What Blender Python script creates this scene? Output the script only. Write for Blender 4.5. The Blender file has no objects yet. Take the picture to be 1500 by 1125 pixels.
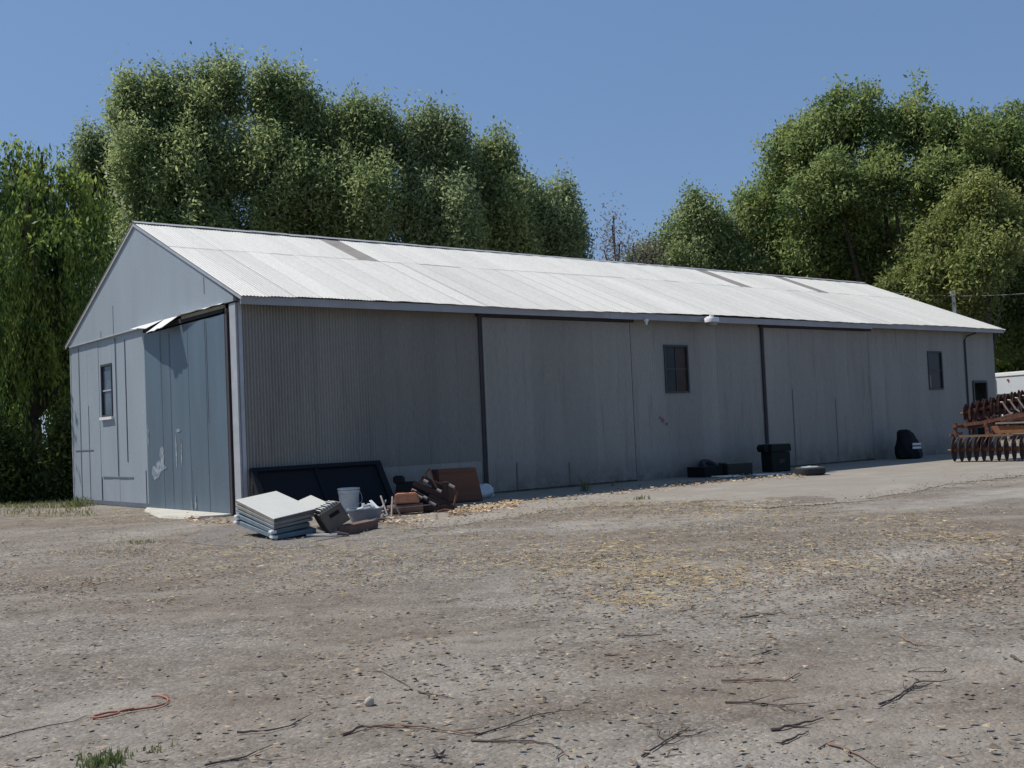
import bpy, bmesh, math, random
import numpy as np
from mathutils import Vector, Matrix
random.seed(7); rng = np.random.default_rng(11)
PI = math.pi
sc = bpy.context.scene
col = sc.collection

# ------------------------------------------------------------------ camera
CF, CX, CY, CZ = 1612.2, -9.4062, -20.4778, 1.48
YAW, PITCH, ROLL = 0.6735, 0.0413, -0.0438
fw = Vector((math.sin(YAW)*math.cos(PITCH), math.cos(YAW)*math.cos(PITCH), math.sin(PITCH)))
rt = Vector((math.cos(YAW), -math.sin(YAW), 0)); up = rt.cross(fw)
r2 = rt*math.cos(ROLL)+up*math.sin(ROLL); u2 = up*math.cos(ROLL)-rt*math.sin(ROLL)
cd = bpy.data.cameras.new('camera'); cam = bpy.data.objects.new('camera', cd); col.objects.link(cam)
M = Matrix((r2, u2, -fw)).transposed().to_4x4(); M.translation = (CX, CY, CZ)
cam.matrix_world = M
cd.sensor_width = 36; cd.lens = CF/1500*36; cd.clip_start = .05; cd.clip_end = 3000
sc.camera = cam
CAM = Vector((CX, CY, CZ))
def ray(px, py): return fw + r2*((px-750)/CF) - u2*((py-562.5)/CF)
def gp(px, py, z=0.0):
    v = ray(px, py); return CAM + v*((z-CZ)/v.z)
def rd(px, py, d):                                   # point on a sight line at horizontal distance d
    v = ray(px, py); return CAM + v*(d/math.hypot(v.x, v.y))

# ------------------------------------------------------------------ light
sc.view_settings.view_transform = 'Standard'; sc.view_settings.look = 'None'
sc.view_settings.exposure = 0.56; sc.view_settings.gamma = 1
SUN = Vector((-.38, .55, 1.0)).normalized()
el = math.asin(SUN.z); az = math.atan2(SUN.x, SUN.y)
w = bpy.data.worlds.new('World'); sc.world = w; w.use_nodes = True
nt = w.node_tree; bg = nt.nodes['Background']
sky = nt.nodes.new('ShaderNodeTexSky'); sky.sky_type = 'NISHITA'; sky.sun_disc = False
sky.sun_elevation = el; sky.sun_rotation = az; sky.altitude = 100
sky.air_density = 1.0; sky.dust_density = .7; sky.ozone_density = 3.5
mxs = nt.nodes.new('ShaderNodeMix'); mxs.data_type = 'RGBA'; mxs.inputs[0].default_value = .66
mxs.inputs[7].default_value = (1.08, 1.9, 3.55, 1)            # even blue of a hazy summer noon
nt.links.new(sky.outputs[0], mxs.inputs[6]); nt.links.new(mxs.outputs[2], bg.inputs[0]); bg.inputs[1].default_value = 0.088
ld = bpy.data.lights.new('sun', 'SUN'); ld.energy = 3.4; ld.angle = math.radians(.5); ld.color = (1, .955, .88)
lo = bpy.data.objects.new('sun', ld); col.objects.link(lo)
lo.rotation_euler = (-SUN).to_track_quat('-Z', 'Y').to_euler(); lo.location = (0, 0, 40)

# ------------------------------------------------------------------ materials
def nodes(m):
    m.use_nodes = True; t = m.node_tree; return t, t.nodes['Principled BSDF']
def N(t, typ, **kw):
    n = t.nodes.new(typ)
    for k, v in kw.items(): setattr(n, k, v)
    return n
def mixc(t, fac, a, b, mode='MIX'):
    n = N(t, 'ShaderNodeMix', data_type='RGBA', blend_type=mode)
    for i, v in ((0, fac), (6, a), (7, b)):
        if hasattr(v, 'links') or hasattr(v, 'is_linked'): t.links.new(v, n.inputs[i])
        elif i == 0: n.inputs[0].default_value = v
        else: n.inputs[i].default_value = (*v, 1) if len(v) == 3 else v
    return n.outputs[2]
def noise(t, scale, detail=4, rough=.6, vec=None):
    n = N(t, 'ShaderNodeTexNoise'); n.inputs['Scale'].default_value = scale
    n.inputs['Detail'].default_value = detail; n.inputs['Roughness'].default_value = rough
    if vec is not None: t.links.new(vec, n.inputs['Vector'])
    return n.outputs['Fac']
def ramp(t, fac, *stops):
    n = N(t, 'ShaderNodeValToRGB'); e = n.color_ramp.elements
    while len(e) < len(stops): e.new(.5)
    for s, (p, c) in zip(e, stops): s.position = p; s.color = (*c, 1) if not isinstance(c, (int, float)) else (c, c, c, 1)
    t.links.new(fac, n.inputs[0]); return n.outputs[0]
def coords(t, scale=(1, 1, 1), kind='Object'):
    tc = N(t, 'ShaderNodeTexCoord'); mp = N(t, 'ShaderNodeMapping'); mp.inputs['Scale'].default_value = scale
    t.links.new(tc.outputs[kind], mp.inputs[0]); return mp.outputs[0]
def mat(name, c, rough=.7, metal=0, var=.25, scale=6, c2=None, stretch=(1, 1, 1), bump=0, attr=False, spec=.5, fine=60):
    m = bpy.data.materials.new(name); t, b = nodes(m)
    v = coords(t, stretch)
    f = ramp(t, noise(t, scale, 5, .65, v), (.3, 0.), (.7, 1.))
    lo_ = c2 if c2 else tuple(x*(1-var) for x in c)
    base = mixc(t, f, lo_, c)
    f2 = ramp(t, noise(t, fine, 3, .6, v), (.3, .86), (.7, 1.12))
    base = mixc(t, 1.0, base, f2, 'MULTIPLY')
    if attr:
        a = N(t, 'ShaderNodeAttribute'); a.attribute_name = 'Col'
        base = mixc(t, 1.0, base, a.outputs['Color'], 'MULTIPLY')
    t.links.new(base, b.inputs['Base Color'])
    b.inputs['Roughness'].default_value = rough; b.inputs['Metallic'].default_value = metal
    b.inputs['Specular IOR Level'].default_value = spec
    if bump:
        bn = N(t, 'ShaderNodeBump'); bn.inputs['Strength'].default_value = bump; bn.inputs['Distance'].default_value = .02
        t.links.new(noise(t, scale*4, 4, .6, v), bn.inputs['Height']); t.links.new(bn.outputs[0], b.inputs['Normal'])
    return m
def leafmat(name, c, c2, trans=.35):
    m = bpy.data.materials.new(name); t, b = nodes(m)
    a = N(t, 'ShaderNodeAttribute'); a.attribute_name = 'Col'
    base = mixc(t, a.outputs['Fac'], c, c2)
    t.links.new(base, b.inputs['Base Color']); b.inputs['Roughness'].default_value = .55
    b.inputs['Specular IOR Level'].default_value = .35
    tr = N(t, 'ShaderNodeBsdfTranslucent'); t.links.new(base, tr.inputs[0])
    ms = N(t, 'ShaderNodeMixShader'); ms.inputs[0].default_value = trans
    t.links.new(b.outputs[0], ms.inputs[1]); t.links.new(tr.outputs[0], ms.inputs[2])
    t.links.new(ms.outputs[0], t.nodes['Material Output'].inputs[0])
    return m

M_gable = mat('grey_blue_sheet_paint', (.34, .385, .425), .5, .12, .12, 1.2, stretch=(1, 1, .35))
M_gdoor = mat('blue_grey_door_sheet', (.125, .175, .22), .45, .25, .22, 1.3, stretch=(1, 1.5, .25))
M_wall = mat('weathered_corrugated_steel', (.315, .300, .266), .6, .05, .22, .8, c2=(.255, .246, .222), stretch=(1, 1, .16))
M_wdoor = mat('weathered_corrugated_door', (.31, .293, .257), .6, .05, .22, .9, c2=(.253, .242, .216), stretch=(1, 1, .16))
def age_wall(m):
    t, b = m.node_tree, m.node_tree.nodes['Principled BSDF']
    base = b.inputs['Base Color'].links[0].from_socket
    v = coords(t); sx = N(t, 'ShaderNodeSeparateXYZ'); t.links.new(v, sx.inputs[0])
    fl = N(t, 'ShaderNodeMath', operation='SNAP'); fl.inputs[1].default_value = .68; t.links.new(sx.outputs['X'], fl.inputs[0])
    wn_ = N(t, 'ShaderNodeTexWhiteNoise', noise_dimensions='1D'); t.links.new(fl.outputs[0], wn_.inputs['W'])
    base = mixc(t, 1.0, base, ramp(t, wn_.outputs['Value'], (0, .93), (1, 1.05)), 'MULTIPLY')
    runs = ramp(t, noise(t, 5, 5, .7, coords(t, (1, 1, .07))), (.55, 0.), (.75, .55))
    base = mixc(t, runs, base, (.15, .115, .09))
    hz_ = N(t, 'ShaderNodeMapRange'); hz_.inputs['From Min'].default_value = .75; hz_.inputs['From Max'].default_value = .02; t.links.new(sx.outputs['Z'], hz_.inputs['Value'])
    sp = N(t, 'ShaderNodeMath', operation='MULTIPLY'); t.links.new(hz_.outputs[0], sp.inputs[0]); t.links.new(ramp(t, noise(t, 2.6, 6, .75, v), (.3, 0.), (.62, .95)), sp.inputs[1])
    base = mixc(t, sp.outputs[0], base, (.13, .105, .08))
    t.links.new(base, b.inputs['Base Color'])
age_wall(M_wall); age_wall(M_wdoor)
M_trim = mat('pale_corner_trim', (.46, .48, .50), .5, .1, .2, 3)
M_fascia = mat('grey_fascia', (.36, .37, .39), .6, 0, .2, 2)
M_roof = mat('white_weathered_roof', (.72, .695, .625), .5, .1, .12, .9, stretch=(1, .12, .12), attr=True)
def age_roof(m):
    t, b = m.node_tree, m.node_tree.nodes['Principled BSDF']; base = b.inputs['Base Color'].links[0].from_socket
    f = ramp(t, noise(t, 4.5, 6, .75, coords(t, (1.2, .22, .22))), (.60, 0.), (.74, .45))
    t.links.new(mixc(t, f, base, (.40, .345, .28)), b.inputs['Base Color'])
age_roof(M_roof)
M_skyl = mat('brown_fibreglass', (.29, .26, .225), .6, 0, .35, 2.5)
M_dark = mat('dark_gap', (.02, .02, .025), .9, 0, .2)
M_seam = mat('dark_seam_metal', (.13, .155, .19), .7, 0, .3)  # dark strips along the sheet lap joints
M_scuff = mat('pale_scuff', (.42, .46, .48), .7, 0, .3, 8)
def worn(m, under):
    t, b = m.node_tree, m.node_tree.nodes['Principled BSDF']; base = b.inputs['Base Color'].links[0].from_socket
    t.links.new(mixc(t, ramp(t, noise(t, 7, 7, .8, coords(t)), (.44, 0.), (.56, .9)), under, base), b.inputs['Base Color'])
worn(M_scuff, (.125, .175, .22))
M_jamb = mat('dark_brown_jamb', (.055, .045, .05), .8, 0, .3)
M_tan = mat('tan_timber', (.34, .30, .22), .8, 0, .3)
M_flap = mat('pale_flap_sheet', (.62, .63, .63), .5, .1, .15, 3)
M_frame = mat('dark_window_frame', (.045, .048, .055), .6, 0, .3)
M_whitep = mat('white_paint', (.76, .76, .74), .5, 0, .12, 4)
def glassmat(name, c, rough=.12):
    m = mat(name, c, rough, 0, .5, 2.2, spec=.22); return m
M_pane = glassmat('dark_window_glass', (.03, .035, .042), .2)
M_paneb = glassmat('painted_sky_glass', (.10, .14, .19), .12)  # blue of the reflected sky put into the pane's base colour
M_paner = glassmat('rust_brown_glass', (.055, .036, .028), .3)  # rust-brown base colour for the right-hand pane
M_rust = mat('rust_red_steel', (.23, .09, .05), .8, .1, .5, 14, c2=(.055, .028, .022), bump=.4)
M_rustd = mat('dark_rust_steel', (.10, .038, .027), .8, .0, .5, 14, bump=.3)
M_rusto = mat('orange_rust_steel', (.30, .13, .05), .8, 0, .4, 7, c2=(.20, .085, .04))
M_rustm = mat('dark_oily_rust', (.06, .032, .026), .75, .1, .5, 14, bump=.3)
M_steel = mat('worn_bright_steel', (.42, .36, .32), .5, .3, .4, 20)
M_rub = mat('black_rubber', (.04, .04, .043), .8, 0, .4, 12, bump=.2)
M_rim = mat('pale_rim', (.50, .54, .52), .4, .4, .2, 10)
M_black = mat('black_plastic', (.008, .009, .012), .7, 0, .3, 6, spec=.25)
M_green = mat('dark_green_paint', (.010, .018, .015), .7, 0, .4, 6, spec=.25)
M_greent = mat('green_lid_top', (.12, .16, .12), .5, 0, .4, 6)
M_offw = mat('off_white_panel', (.52, .52, .475), .5, 0, .08, 3)
M_brown = mat('brown_panel_edge', (.16, .125, .11), .8, 0, .4, 5)
M_taupe = mat('taupe_panel_edge', (.26, .25, .23), .8, 0, .3, 5)
M_teal = mat('slate_blue_panel', (.155, .215, .255), .6, 0, .25, 5)
M_tealg = mat('grey_green_edge', (.15, .185, .175), .7, 0, .3, 5)
M_carton = mat('brown_carton', (.15, .125, .10), .85, 0, .3, 6)
M_bucket = mat('translucent_blue_white_plastic', (.56, .58, .58), .4, 0, .15, 6)
M_wood = mat('brown_wood', (.165, .062, .031), .6, 0, .4, 3, stretch=(1, 1, 9))
M_terra = mat('terracotta_orange', (.56, .24, .12), .75, 0, .35, 7)
M_plank = mat('reddish_brown_plank', (.17, .10, .075), .85, 0, .35, 5)
M_greyp = mat('grey_plastic_tub', (.22, .25, .29), .5, 0, .2, 6)
M_bag = mat('white_plastic_bag', (.55, .57, .58), .4, 0, .15, 8)
M_cord = mat('orange_cord', (.38, .125, .075), .6, 0, .25, 10)
M_twig = mat('dry_twig_bark', (.12, .09, .075), .9, 0, .4, 20)
M_twigp = mat('pale_dry_stick', (.26, .17, .12), .9, 0, .4, 20)
M_bark = mat('tree_bark', (.09, .07, .055), .95, 0, .5, 8, bump=.6)
M_conc = mat('worn_concrete', (.315, .29, .25), .9, 0, .28, .55, bump=.15, fine=14)
def dust_over(m):
    t, b = m.node_tree, m.node_tree.nodes['Principled BSDF']; base = b.inputs['Base Color'].links[0].from_socket
    f = ramp(t, noise(t, .9, 7, .7, coords(t, (.8, 1.3, 1))), (.32, .0), (.54, .95)); g_ = ramp(t, noise(t, 30, 5, .75, coords(t)), (.3, (.17, .145, .115)), (.7, (.28, .25, .205)))
    t.links.new(mixc(t, f, base, g_), b.inputs['Base Color'])
dust_over(M_conc)
M_slab = mat('door_concrete', (.50, .48, .42), .9, 0, .2, 2, bump=.15)
M_asph = mat('old_asphalt', (.165, .15, .132), .95, 0, .25, 1.6, bump=.3)
M_stone = mat('gravel_stone', (1, 1, 1), .9, 0, .3, 30, attr=True)
M_leafl = mat('dead_leaf', (1, 1, 1), .9, 0, .3, 30, attr=True)
M_pipe = mat('white_vent_pipe', (.62, .64, .63), .5, .1, .2, 6)
M_red = mat('red_lens', (.35, .03, .03), .3, 0, .2)

# ------------------------------------------------------------------ helpers
def tag(o, label=None, cat=None, group=None, kind=None):
    if label: o['label'] = label
    if cat: o['category'] = cat
    if group: o['group'] = group
    if kind: o['kind'] = kind
    return o
def empty(name, loc=(0, 0, 0), rz=0):
    o = bpy.data.objects.new(name, None); col.objects.link(o); o.location = loc; o.rotation_euler = (0, 0, rz)
    o.empty_display_size = .2; return o
class MB:
    def __init__(s): s.v = []; s.f = []; s.mi = []
    def add(s, vs, fs, mi=0):
        o = len(s.v); s.v += [tuple(x) for x in vs]; s.f += [tuple(i+o for i in f) for f in fs]; s.mi += [mi]*len(fs); return s
    def box(s, c, d, R=None, mi=0, taper=1.0):
        vs = []
        for z in (-1, 1):
            k = 1 if z < 0 else taper
            for x, y in ((-1, -1), (1, -1), (1, 1), (-1, 1)):
                p = Vector((x*d[0]/2*k, y*d[1]/2*k, z*d[2]/2))
                vs.append((R @ p if R else p) + Vector(c))
        return s.add(vs, [(0, 3, 2, 1), (4, 5, 6, 7), (0, 1, 5, 4), (1, 2, 6, 5), (2, 3, 7, 6), (3, 0, 4, 7)], mi)
    def hexa(s, b, t, mi=0):
        return s.add(list(b)+list(t), [(0, 3, 2, 1), (4, 5, 6, 7), (0, 1, 5, 4), (1, 2, 6, 5), (2, 3, 7, 6), (3, 0, 4, 7)], mi)
    def tube(s, pts, r, n=8, mi=0):
        pts = [Vector(p) for p in pts]; rs = r if hasattr(r, '__len__') else [r]*len(pts)
        vs = []; T0 = None
        for i, p in enumerate(pts):
            T = (pts[min(i+1, len(pts)-1)]-pts[max(i-1, 0)]).normalized()
            a = Vector((0, 0, 1)) if abs(T.z) < .9 else Vector((1, 0, 0))
            X = T.cross(a).normalized(); Y = T.cross(X)
            for k in range(n):
                q = 2*PI*k/n; vs.append(p + X*math.cos(q)*rs[i] + Y*math.sin(q)*rs[i])
        fs = []
        for i in range(len(pts)-1):
            for k in range(n):
                a, b = i*n+k, i*n+(k+1) % n
                fs.append((a, b, b+n, a+n))
        fs.append(tuple(range(n-1, -1, -1))); fs.append(tuple((len(pts)-1)*n+k for k in range(n)))
        return s.add(vs, fs, mi)
    def lathe(s, c, prof, n=24, axis=None, mi=0):       # prof: (radius, height) list, closed ends if radius 0
        R = axis.to_track_quat('Z', 'Y').to_matrix() if axis else Matrix.Identity(3)
        vs = []
        for r, h in prof:
            for k in range(n):
                q = 2*PI*k/n; vs.append(R @ Vector((r*math.cos(q), r*math.sin(q), h)) + Vector(c))
        fs = [(i*n+k, i*n+(k+1) % n, (i+1)*n+(k+1) % n, (i+1)*n+k) for i in range(len(prof)-1) for k in range(n)]
        return s.add(vs, fs, mi)
    def build(s, name, mats, parent=None, bevel=0, smooth=False):
        me = bpy.data.meshes.new(name); me.from_pydata(s.v, [], s.f)
        mats = mats if isinstance(mats, (list, tuple)) else [mats]
        for m in mats: me.materials.append(m)
        me.polygons.foreach_set('material_index', s.mi)
        bm = bmesh.new(); bm.from_mesh(me); bmesh.ops.recalc_face_normals(bm, faces=bm.faces)
        if bevel:
            es = [e for e in bm.edges if len(e.link_faces) == 2 and e.calc_face_angle(0) > .5]
            bmesh.ops.bevel(bm, geom=es, offset=bevel, segments=2, affect='EDGES', clamp_overlap=True)
        bm.to_mesh(me); bm.free()
        if smooth:
            me.polygons.foreach_set('use_smooth', [True]*len(me.polygons))
            if hasattr(me, 'set_sharp_from_angle'): me.set_sharp_from_angle(angle=math.radians(38))
        o = bpy.data.objects.new(name, me); col.objects.link(o)
        if parent: o.parent = parent
        return o
def npmesh(name, V, F, m, colr=None, parent=None):      # V (n,3), F (m,k), per-vertex colours (n,3)
    me = bpy.data.meshes.new(name); k = F.shape[1]
    me.vertices.add(len(V)); me.vertices.foreach_set('co', V.astype(np.float32).ravel())
    me.loops.add(F.size); me.loops.foreach_set('vertex_index', F.astype(np.int32).ravel())
    me.polygons.add(len(F)); me.polygons.foreach_set('loop_start', np.arange(0, F.size, k, dtype=np.int32))
    me.update(calc_edges=True)
    if colr is not None:
        a = me.color_attributes.new('Col', 'FLOAT_COLOR', 'POINT')
        a.data.foreach_set('color', np.concatenate([colr, np.ones((len(V), 1))], 1).astype(np.float32).ravel())
    me.materials.append(m)
    o = bpy.data.objects.new(name, me); col.objects.link(o)
    if parent: o.parent = parent
    return o
def clump(name, mats, pts_fn, n, parent=None): pass

# ================================================================== ground
def fbm(x, y, seed):
    r = np.random.default_rng(seed); o = np.zeros_like(x)
    for k in range(14):
        a = r.uniform(0, 6.28); f = r.uniform(.15, 1.6); p = r.uniform(0, 6.28)
        o += np.sin((x*math.cos(a)+y*math.sin(a))*f*2*PI/2.2+p)/(1+f*1.6)
    return o
def ground_mat():
    m = bpy.data.materials.new('gravel_yard'); t, b = nodes(m); v = coords(t)
    vo = N(t, 'ShaderNodeTexVoronoi'); vo.inputs['Scale'].default_value = 42; t.links.new(v, vo.inputs['Vector'])
    sep = N(t, 'ShaderNodeSeparateColor'); t.links.new(vo.outputs['Color'], sep.inputs[0])
    g = ramp(t, sep.outputs[0], (0, (.105, .097, .09)), (.3, (.16, .149, .138)), (.6, (.205, .192, .177)), (.85, (.265, .25, .228)), (1, (.40, .38, .35)))
    dust = ramp(t, noise(t, 25, 6, .75, v), (.25, (.135, .121, .101)), (.75, (.225, .207, .177)))
    patch = ramp(t, noise(t, .24, 7, .65, coords(t, (1, .8, 1))), (.42, 0.), (.58, 1.))
    base = mixc(t, ramp(t, noise(t, .9, 6, .7, v), (.35, .08), (.65, .62)), g, dust)
    brown = mixc(t, .65, base, (.160, .130, .104))
    base = mixc(t, patch, base, brown)
    pale = ramp(t, noise(t, .16, 7, .6, coords(t, (.7, 1.5, 1))), (.50, 0.), (.62, .85))
    base = mixc(t, pale, base, (.30, .285, .262))
    dk = ramp(t, noise(t, 3.1, 6, .75, v), (.30, .72), (.50, 1.))
    base = mixc(t, 1.0, base, dk, 'MULTIPLY')
    tk = N(t, 'ShaderNodeTexWave', bands_direction='Y'); tk.inputs['Scale'].default_value = .19; tk.inputs['Distortion'].default_value = 6.5; tk.inputs['Detail'].default_value = 3
    rot = N(t, 'ShaderNodeMapping'); rot.inputs['Rotation'].default_value = (0, 0, .62); t.links.new(v, rot.inputs[0]); t.links.new(rot.outputs[0], tk.inputs['Vector'])
    trk = N(t, 'ShaderNodeMath', operation='MULTIPLY'); t.links.new(ramp(t, tk.outputs['Fac'], (.66, 0.), (.95, .38)), trk.inputs[0]); t.links.new(ramp(t, noise(t, .8, 6, .7, v), (.35, 0.), (.6, 1.)), trk.inputs[1])
    base = mixc(t, trk.outputs[0], base, (.28, .265, .235))
    mot = ramp(t, noise(t, 1.9, 8, .8, v), (.36, (.74, .72, .69)), (.5, (1., 1., 1.)), (.66, (1.15, 1.14, 1.10)))
    base = mixc(t, 1.0, base, mot, 'MULTIPLY')
    base = mixc(t, 1.0, base, (.97, .937, .90), 'MULTIPLY')
    # green-yellow dry field away from the yard (behind and left of the barn)
    sx = N(t, 'ShaderNodeSeparateXYZ'); t.links.new(v, sx.inputs[0])
    mr = N(t, 'ShaderNodeMapRange'); mr.inputs['From Min'].default_value = 11; mr.inputs['From Max'].default_value = 15
    t.links.new(sx.outputs['Y'], mr.inputs['Value'])
    fieldc = ramp(t, noise(t, 1.4, 6, .7, v), (.3, (.06, .075, .03)), (.7, (.19, .17, .08)))
    base = mixc(t, mr.outputs[0], base, fieldc)
    t.links.new(base, b.inputs['Base Color']); b.inputs['Roughness'].default_value = .95; b.inputs['Specular IOR Level'].default_value = .2
    bn = N(t, 'ShaderNodeBump'); bn.inputs['Strength'].default_value = .5; bn.inputs['Distance'].default_value = .02
    hs = N(t, 'ShaderNodeMath', operation='MULTIPLY_ADD'); hs.inputs[1].default_value = -.8
    t.links.new(vo.outputs['Distance'], hs.inputs[0]); t.links.new(noise(t, 9, 8, .75, v), hs.inputs[2])
    t.links.new(hs.outputs[0], bn.inputs['Height']); t.links.new(bn.outputs[0], b.inputs['Normal'])
    return m
def axis_pts(c, fine, step, far):
    a = list(np.arange(c-fine, c+fine+1e-6, step)); d = step
    lo_, hi = [], []; x = a[-1]
    while x < far: d *= 1.35; x += d; hi.append(x)
    d = step; x = a[0]
    while x > -far: d *= 1.35; x -= d; lo_.append(x)
    return np.array(lo_[::-1]+a+hi)
gx = axis_pts(-1, 11, .16, 1400); gy = axis_pts(-10, 9.5, .16, 1400)
X, Y = np.meshgrid(gx, gy)
near = np.clip(1-np.hypot((X+1)/11, (Y+10)/9.5), 0, 1); near = np.clip(near*4, 0, 1)
keep = np.clip((-Y-5.5)/2.5, 0, 1)                        # keep the strip by the wall level
Z = (fbm(X*1.0, Y*1.0, 3)*.006 + fbm(X*3, Y*3, 4)*.003)*near*keep - .003*(keep)
def gz(x, y): return float((fbm(np.array([x]), np.array([y]), 3)*.006 + fbm(np.array([x*3]), np.array([y*3]), 4)*.003)[0])
V = np.stack([X.ravel(), Y.ravel(), Z.ravel()], 1); nx, ny = len(gx), len(gy)
I = np.arange(nx*ny).reshape(ny, nx)
F = np.stack([I[:-1, :-1].ravel(), I[:-1, 1:].ravel(), I[1:, 1:].ravel(), I[1:, :-1].ravel()], 1)
tag(npmesh('ground', V, F, ground_mat()), kind='structure')

def sheet(name, pts, z, m, th=.0, wob=.08):                # flat irregular sheet from an outline
    P = []
    n = len(pts)
    for i in range(n):
        a, b = Vector(pts[i]), Vector(pts[(i+1) % n]); L = (b-a).length; k = max(2, int(L/.35))
        for j in range(k):
            p = a.lerp(b, j/k)
            P.append((p.x+random.uniform(-wob, wob), p.y+random.uniform(-wob, wob), z))
    mb = MB(); nn = len(P); mb.add(P, [tuple(range(nn))])
    if th: mb.add(P+[(x, y, z-th) for x, y, z in P], [(i, (i+1) % nn, nn+(i+1) % nn, nn+i) for i in range(nn)])
    return mb.build(name, m)
apron = [gp(590, 775), gp(680, 768), gp(760, 757), gp(830, 744), gp(905, 741), gp(1000, 738), gp(1120, 744), gp(1230, 738),
         gp(1330, 722), gp(1420, 706), gp(1500, 697), gp(1560, 690)]
tag(sheet('concrete_apron', [(p.x, p.y) for p in apron]+[(31, -6), (31, -.02), (3.4, -.02), (2.2, -3)], .006, M_conc, .0, .2), kind='structure')
asl = [(345, 768), (300, 780), (268, 792), (330, 799), (400, 805), (445, 802), (490, 788), (530, 778)]
tag(sheet('asphalt_patch', [(gp(*p).x, gp(*p).y) for p in asl], .004, M_asph, .0, .12), kind='structure')

# ================================================================== barn
L, W, H, R = 29.59, 10.767, 4.285, 6.808
EZ, OV = 4.36, .41
barn = tag(empty('barn'), 'long metal barn with white ribbed roof, grey blue gable end and shaded corrugated side wall', 'barn')
def corr(mb, x0, x1, z0, z1, y, pitch=.068, amp=.021, nz=4, per=6, mi=0):
    n = max(2, int((x1-x0)/pitch*per)); xs = np.linspace(x0, x1, n+1); zs = np.linspace(z0, z1, nz+1)
    o = len(mb.v)
    for z in zs:
        for x in xs: mb.v.append((x, y-amp+amp*math.sin(2*PI*x/pitch) + .008*math.sin(x*1.7+z*1.1)*0, z))
    m_ = n+1
    for j in range(nz):
        for i in range(n): mb.f.append((o+j*m_+i, o+j*m_+i+1, o+(j+1)*m_+i+1, o+(j+1)*m_+i)); mb.mi.append(mi)
w1 = (12.16, 13.10, 2.27, 3.57); w2 = (25.08, 25.98, 2.21, 3.53); dr = (27.96, 28.85, .0, 2.46)
mb = MB()
holes = [w1, w2, dr]; x = 0.0
for h in holes:
    if x == 0: corr(mb, 0, 6.0, 0, EZ+.05, 0); corr(mb, 6.0, h[0], 0, EZ+.05, 0, amp=.007)
    else: corr(mb, x, h[0], 0, EZ+.05, 0, amp=.007)
    corr(mb, h[0], h[1], h[3], EZ+.05, 0, amp=.007, nz=1)
    if h[2] > 0: corr(mb, h[0], h[1], 0, h[2], 0, amp=.007, nz=2)
    x = h[1]
corr(mb, x, L, 0, EZ+.05, 0, amp=.007)
mb.build('side_wall', M_wall, barn, smooth=True)
mb = MB()                                                   # back and far gable walls
mb.box((L/2, W-.02, H/2), (L-.1, .04, H)); mb.box((L-.02, W/2, H/2), (.04, W-.1, H))
mb.add([(L-.02, .05, H), (L-.02, W-.05, H), (L-.02, W/2, R-.08)], [(0, 1, 2)])
mb.build('rear_wall', M_wall, barn)
mb = MB(); mb.box((L/2, W/2, .01), (L-.2, W-.2, .02)); mb.build('inside_floor', M_dark, barn)
# base sill strip
mb = MB(); mb.box((L/2, .03, .06), (L-.1, .05, .12)); mb.build('base_sill', M_dark, barn)

# gable: flat sheets with lap seams, upper sheets stand proud of the lower ones
GD0, GD1 = .44, 4.93
mb = MB()
edges = [4.98, 5.10, 6.42, 7.08, 7.62, 8.45, 9.35, 10.08, W]
for i in range(len(edges)-1):
    a, b = edges[i], edges[i+1]; off = random.choice((0, .004, .008))
    if a < 8.25 and b > 7.43:                              # leave the window opening
        if a < 7.43: mb.box((.02-off, (a+7.43)/2, H/2), (.04, 7.43-a-.006, H))
        for z0, z1 in ((0, 2.25), (3.60, H)):
            aa, bb = max(a, 7.43), min(b, 8.25)
            mb.box((.02-off, (aa+bb)/2, (z0+z1)/2), (.04, bb-aa-.004, z1-z0))
        if b > 8.25: mb.box((.02-off, (8.25+b)/2, H/2), (.04, b-8.25-.006, H))
    else: mb.box((.02-off, (a+b)/2, H/2), (.04, b-a-.01, H))
for y, z0, z1, wd in ((10.02, .0, 4.2, .032), (9.32, .1, 2.6, .018), (7.14, .75, 4.2, .028), (6.45, 1.1, 4.1, .032), (8.4, .02, .72, .03), (5.25, .05, .9, .02)):
    mb.box((-.012, y, (z0+z1)/2), (.012, wd, z1-z0), mi=1)
mb.box((-.0125, 9.75, 1.42), (.013, 1.5, .03), mi=1); mb.box((-.0125, 7.2, .72), (.013, 2.2, .03), mi=1)
mb.box((-.014, 7.8, .07), (.016, 5.6, .10), mi=1)
mb.build('gable_wall', [M_gable, M_seam], barn)
# upper gable triangle, as a slab standing 6 cm proud
def tri(y0, y1, x0, x1):
    yc = W/2
    def top(y): return (R-.06) - abs(y-yc)*((R-.06-EZ+.02)/(yc+.1))
    pts = [(y0, H), (y1, H)] + [(y, top(y)) for y in np.linspace(y1, y0, 9)]
    n = len(pts); vs = [(x0, y, z) for y, z in pts]+[(x1, y, z) for y, z in pts]
    return vs, [tuple(range(n)), tuple(range(2*n-1, n-1, -1))]+[(i, (i+1) % n, n+(i+1) % n, n+i) for i in range(n)]
mb = MB(); mb.add(*tri(.02, W-.01, -.065, .03))
for y, z0, z1 in ((7.05, H, 5.0), (1.42, 4.6, 4.95), (8.0, H, 4.45)):
    mb.box((-.067, y, (z0+z1)/2), (.006, .03, z1-z0), mi=1)
mb.build('upper_gable', [M_gable, M_seam], barn)
mb = MB()
mb.box((-.02, W/2+2.4, H-.02), (.11, 5.7, .035)); mb.build('flashing_strip', M_trim, barn)
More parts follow.
